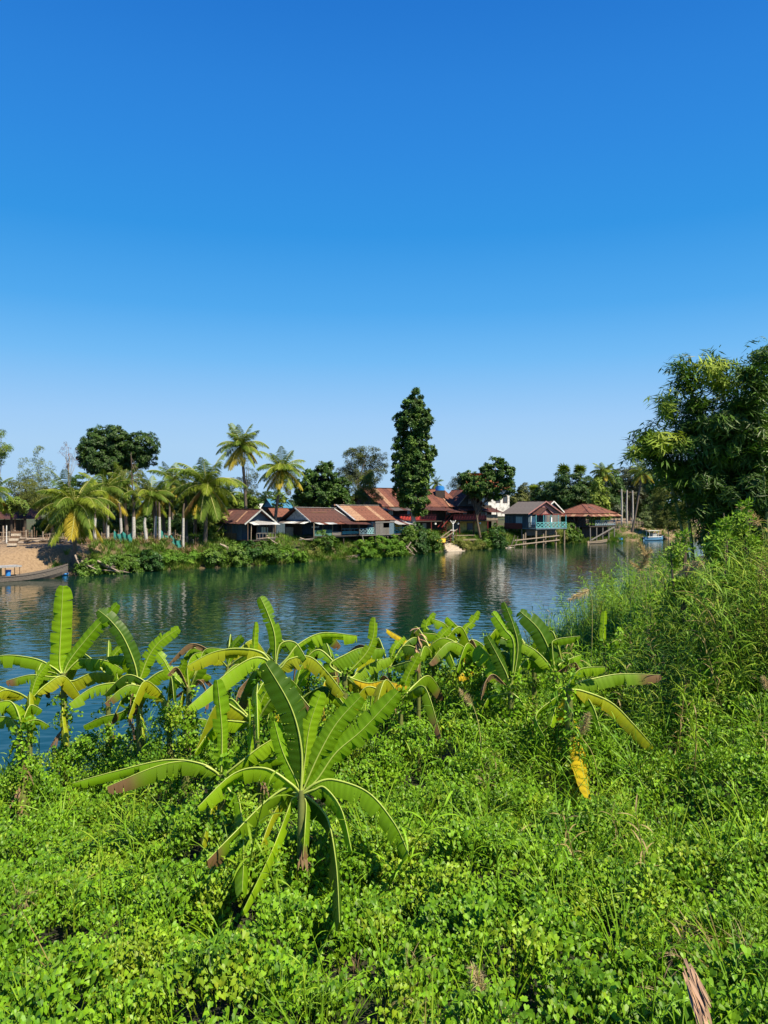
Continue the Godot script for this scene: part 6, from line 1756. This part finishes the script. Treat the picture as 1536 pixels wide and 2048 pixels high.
func make_cover() -> void:
	# vines: sprays of heart-shaped leaves over the bank
	var green := [Color(0.14, 0.30, 0.010), Color(0.18, 0.35, 0.012), Color(0.07, 0.18, 0.009)]
	var lime := [Color(0.19, 0.35, 0.014), Color(0.23, 0.35, 0.02)]
	var dryc := [Color(0.34, 0.27, 0.12), Color(0.25, 0.20, 0.07)]
	for v in 3:
		var vm := vine_mesh(80 + v, 15, 0.13, [0.037, 0.031, 0.047][v])
		var tr := []
		var cs := []
		rg.seed = 900 + v
		for i in 52000:
			var d := sqrt(rr(2.4 * 2.4, 23.5 * 23.5))
			if d > 9.0 and rg.randf() < 0.35: continue
			var x := rr(-(0.56 * d + 1.5), 0.66 * d + 2.8)
			var g := near_g(x, d)
			if g < 0.08: continue
			var w := clampf(1.15 - 0.10 * maxf(0.0, x - 3.5) * 0.4 - 0.03 * maxf(0.0, d - 10.0), 0.35, 1.0)
			w *= clampf(0.42 + 1.9 * n2.get_noise_2d(x * 22.0 + 3.0, d * 22.0) + 0.7 * n1.get_noise_2d(x * 7.0 + 30.0, d * 7.0), 0.06, 1.0)
			if rg.randf() > w: continue
			var c := can(x, d)
			var e := 0.12
			var nn := Vector3(-(near_g(x + e, d) + can(x + e, d) - g - c) / e, 1.0, (near_g(x, d + e) + can(x, d + e) - g - c) / e)
			var y := g + c - pow(rg.randf(), 2.0) * minf(c, 0.35) + rr(-0.03, 0.05)
			var sc := rr(0.75, 1.35) 
			tr.append(Transform3D(facing(nn.normalized() + U * 1.2 + rdir() * 0.3, rr(-0.9, 0.9)).scaled(Vector3.ONE * sc), Vector3(x, y, -d)))
			var k := n1.get_noise_2d(x * 9.0 + 5.0, d * 9.0)
			cs.append(tint(lime, 0.2) if k > 0.28 + rr(-0.1, 0.1) else tint(green, 0.2))
		var o := multi(self, ["vine_cover", "vine_cover", "vine_cover"][v], vm, mat("leaf_vine"), tr, cs)
		tag(o, ["bright heart-leaved creeper covering the near bank", "small-leaved creeper mixed through the near bank's cover", "large-leaved creeper tangled over the near bank"][v], "creeper", "", "stuff")
	# creepers up the banana stems
	var tr0 := []
	var cs0 := []
	rg.seed = 950
	for q in stems:
		var g := near_g(q.x, q.y)
		for k in 55:
			var a := rr(0, TAU)
			var r := rr(0.06, 0.28)
			tr0.append(Transform3D(basis_up(Vector3(cos(a), 0.5, sin(a)) + Vector3(0, 0.2, 0.3), rr(0, TAU)).scaled(Vector3.ONE * rr(0.7, 1.1)), Vector3(q.x + cos(a) * r, g + rr(0.2, 0.4 + q.z * 2.1), -q.y + sin(a) * r)))
			cs0.append(tint(green, 0.2))
	tag(multi(self, "climbing_creeper", vine_mesh(79, 6, 0.10, 0.065), mat("leaf_vine"), tr0, cs0), "creeper climbing the banana stems along the shore", "creeper", "", "stuff")
	# grasses
	var kinds := [
		["broad_grass", tuft_mesh(90, 5, 0.42, 0.016, 1.0, 1.1), 3400, "broad-bladed grass growing up through the creepers"],
		["fine_grass", tuft_mesh(91, 12, 0.75, 0.010, 0.8, 1.2), 5200, "fine grass standing among the creepers on the right slope"],
		["reed_grass", reed_mesh(92, 1.3, 11, 0.30, 0.020), 3600, "leafy reed grass along the right shore and slope"],
		["reed_grass", reed_mesh(93, 0.9, 12, 0.20, 0.013), 5200, "short leafy grass stems over the right slope"]]
	var v := 0
	for q in kinds:
		rg.seed = 700 + v
		var tr := []
		var cs := []
		for i in int(q[2] * 3.4):
			var d := sqrt(rr(2.6 * 2.6, 24.0 * 24.0))
			if v == 2: d = sqrt(rr(7.0 * 7.0, 36.0 * 36.0))
			var x := rr(-(0.55 * d + 1.0), 0.68 * d + 2.8)
			var g := near_g(x, d)
			if g < 0.05: continue
			var right := smoothstep(0.2, 3.4, x - 0.08 * d + 0.9)
			var w: float = [0.07 + 0.05 * right, 0.05 + 0.2 * right, 0.02 + 0.55 * right * smoothstep(10.0, 15.0, d), 0.03 + 0.2 * right + 0.35 * right * smoothstep(10.0, 14.0, d)][v]
			w *= clampf(0.55 + 1.2 * n2.get_noise_2d(x * 4.0 + v * 30.0, d * 4.0), 0.0, 1.4)
			if near_shore(x) - d < 2.5 and v == 2: w += 0.18
			if rg.randf() > w: continue
			var sc := rr(0.7, 1.25) * (0.8 if d < 6.0 else 1.0)
			tr.append(Transform3D(basis_up(U + rdir() * 0.3 + Vector3(0, 0, 0.15), rr(0, TAU)).scaled(Vector3.ONE * sc), Vector3(x, g + can(x, d) * (0.55 if v < 2 else 0.3), -d)))
			var r := rg.randf()
			cs.append(tint(dryc) if r < 0.03 + 0.03 * right else (tint(lime) if r < 0.45 else tint(green)))
		tag(multi(self, q[0], q[1], mat("leaf_grass"), tr, cs), q[3], "grass", "", "stuff")
		v += 1
	# tall grass in front of the bamboo, larger than the rest
	var tall := reed_mesh(94, 2.1, 19, 0.36, 0.016)
	rg.seed = 720
	var tr2 := []
	var cs2 := []
	for i in 720:
		var d := rr(11.5, 17.0)
		var px := rr(1290, 1760)
		if px < 1400 and rg.randf() < 0.6: continue
		var x := (px - 768.0) / F * d
		var h := 0.75 + 0.45 * smoothstep(1380.0, 1520.0, px)
		tr2.append(Transform3D(basis_up(U + rdir() * 0.25 + Vector3(-0.12, 0, 0.1), rr(0, TAU)).scaled(Vector3.ONE * h * rr(0.7, 1.1)), Vector3(x, near_g(x, d) + 0.1, -d)))
		cs2.append(tint([Color(0.16, 0.29, 0.02), Color(0.24, 0.32, 0.035), Color(0.10, 0.22, 0.015)]) if rg.randf() < 0.90 else tint(dryc))
	tag(multi(self, "tall_reed_grass", tall, mat("leaf_grass"), tr2, cs2), "tall sunlit reed grass in front of the dark bamboo", "grass", "", "stuff")
	# thin stems along the shore against the water
	rg.seed = 730
	tr2 = []; cs2 = []
	for i in 150:
		var px := rr(1040, 1340)
		var d := lerpf(17.0, 30.0, (px - 1040) / 300.0) + rr(-3, 3)
		var x := (px - 768.0) / F * d
		if near_g(x, d) < 0.02: continue
		tr2.append(Transform3D(basis_up(U + rdir() * 0.3, rr(0, TAU)).scaled(Vector3.ONE * rr(0.55, 1.0)), Vector3(x, near_g(x, d), -d)))
		cs2.append(tint(green + [Color(0.05, 0.11, 0.012), Color(0.2, 0.2, 0.05)]))
	tag(multi(self, "shore_reeds", tall, mat("leaf_grass"), tr2, cs2), "thin reeds standing against the water along the right shore", "reeds", "", "stuff")
	# dead stems lying in the cover
	rg.seed = 740
	tr2 = []; cs2 = []
	var dead := tuft_mesh(97, 9, 0.22, 0.006, 1.6, 1.2)
	for q in [[838, 1960, 5], [690, 1905, 4], [1375, 1905, 8], [990, 1560, 5], [30, 1840, 5], [1180, 1440, 5], [1500, 1950, 5], [640, 1720, 4], [1310, 1990, 3], [780, 1500, 6], [1030, 1690, 3], [1460, 1300, 6], [1320, 1280, 6], [210, 1500, 5], [520, 1480, 5], [905, 1400, 6]]:
		for k in int(q[2]):
			var c := on_cover(q[0] + rr(-28, 28), q[1] + rr(-22, 22))
			tr2.append(Transform3D(basis_up(U + rdir() * 0.8, rr(0, TAU)).scaled(Vector3.ONE * rr(0.6, 1.2)), Vector3(c.x, near_g(c.x, c.y) + can(c.x, c.y) + 0.02, -c.y)))
			cs2.append(tint([Color(0.34, 0.25, 0.14), Color(0.24, 0.16, 0.09), Color(0.40, 0.34, 0.16)]))
	tag(multi(self, "dead_stems", dead, mat("leaf_grass"), tr2, cs2), "dry brown stems caught in the creepers", "litter", "", "stuff")
	# plumes
	var pi := 0
	for q in [[1242, 1106, 19.0, 12, -0.6, "fluffy plume highest against the water left of the near bamboo"], [1285, 1098, 17.0, 20, -0.3, "pale plume standing above the river bend, upper one of two"], [1292, 1118, 17.0, 22, 0.2, "pale plume just below the upper one at the river bend"], [1380, 1137, 14.0, 28, -1.3, "biggest straw plume hanging left in front of the bamboo"], [1158, 1190, 17.0, 20, -1.2, "lone plume bowed over the water at the right shore"], [1272, 1132, 17.0, 14, -0.8, "small plume left of the river bend grasses"], [932, 1394, 11.0, 18, -0.4, "round reddish-straw plume in mid-bank right of centre"], [1170, 1448, 10.5, 22, 0.1, "straw tuft hanging under the low yellowing banana plant"], [955, 1960, 5.0, 34, -0.2, "dry straw tuft near the bottom of the view"], [1533, 1150, 13.0, 22, -0.5, "plume cut by the right edge, beside tall grass"], [1532, 1365, 9.0, 16, -0.3, "small straw plume at the right edge half way down"], [1500, 1030, 15.0, 26, -0.7, "tall straw plume before the bamboo at the right edge"]]:
		var d: float = q[2]
		var head := P(q[0], q[1], d)
		var gx := head.x + 0.25
		var base := Vector3(gx, near_g(gx, d), head.z)
		var t := thing("grass_plume", q[5], "grass plume", base, 0.0, "straw plumes of tall grass")
		var l := S(q[3], d) * 2.5
		var dir := Vector3(q[4], -0.5 if absf(q[4]) > 0.9 else 0.5, 0.2).normalized()
		var m := MB.new()
		var top := head - base - dir * l * 0.5
		m.tube(smooth_pts([Vector3.ZERO, top * 0.6 + Vector3(0.05, 0.1, 0), top, head - base + dir * l * 0.3], 4), [0.008, 0.008, 0.008, 0.007, 0.007, 0.007, 0.006, 0.006, 0.005, 0.005, 0.004, 0.003, 0.002], 5)
		obj("stem", m.mesh(), mat("plume_stem", Color(0.32, 0.30, 0.10), 0.6), t)
		var pm := MB.new()
		for k in 260:
			var u := rg.randf()
			var p := top + dir * l * u * 0.9
			pm.col = Color(0.50, 0.40, 0.22) * rr(0.7, 1.25)
			blade(pm, p, dir * 1.1 + rdir() * 0.95, rdir(), l * rr(0.22, 0.42) * (1.1 - 0.6 * u), l * 0.014, 0.7, 3)
		obj("plume_head", pm.mesh(), mat("plume"), t)
		pi += 1
	# the bare trunk lying in the grass at bottom right
	var a := P(1372, 1930, 4.4)
	var b := P(1425, 2070, 3.9)
	var tm := MB.new()
	for k in 34:
		tm.col = Color(0.30, 0.19, 0.12) * rr(0.55, 1.3)
		var off := Vector3(rr(-1, 1), rr(-0.5, 0.6), rr(-0.3, 0.3)) * 0.035
		var u := rr(-0.1, 0.45)
		blade(tm, (b - a) * u + off, (b - a).normalized() + rdir() * 0.09, Vector3(rr(-0.4, 0.4), 1, 0.5), (b - a).length() * rr(0.35, 0.65), rr(0.008, 0.022), rr(-0.1, 0.25), 4)
	var o := obj("dead_wood", tm.mesh(), mat("dry_leaf"), self)
	o.position = a
	tag(o, "shredded brown dead stem lying in the grass at the bottom right", "dead stem")
	# small bamboo-like shrubs on the right slope
	for q in [[1440, 1150, 13.5, 36, 20, "leafy light-green shrub in front of the bamboo's foot"], [1480, 1110, 14.5, 50, 30, "shrub at the right of the bamboo's foot, half shaded"], [1360, 1165, 14.5, 30, 18, "low shrub left of the bamboo's foot above the plume"]]:
		var d: float = q[2]
		var at := P(q[0], q[1], d)
		var gy := near_g(at.x, d)
		bush("slope_shrub", q[5], "shrub", Vector3(at.x, gy, at.z), Vector3(S(q[3], d), maxf(at.y - gy, 0.3), S(q[3], d)), mat("leaf_soft"), [Color(0.14, 0.27, 0.02), Color(0.2, 0.32, 0.035)], cluster_mesh(7, 0.08, 0.085, 0.04, 0.3, 96), 0.12, 9, 6.0, "shrubs under the near bamboo")
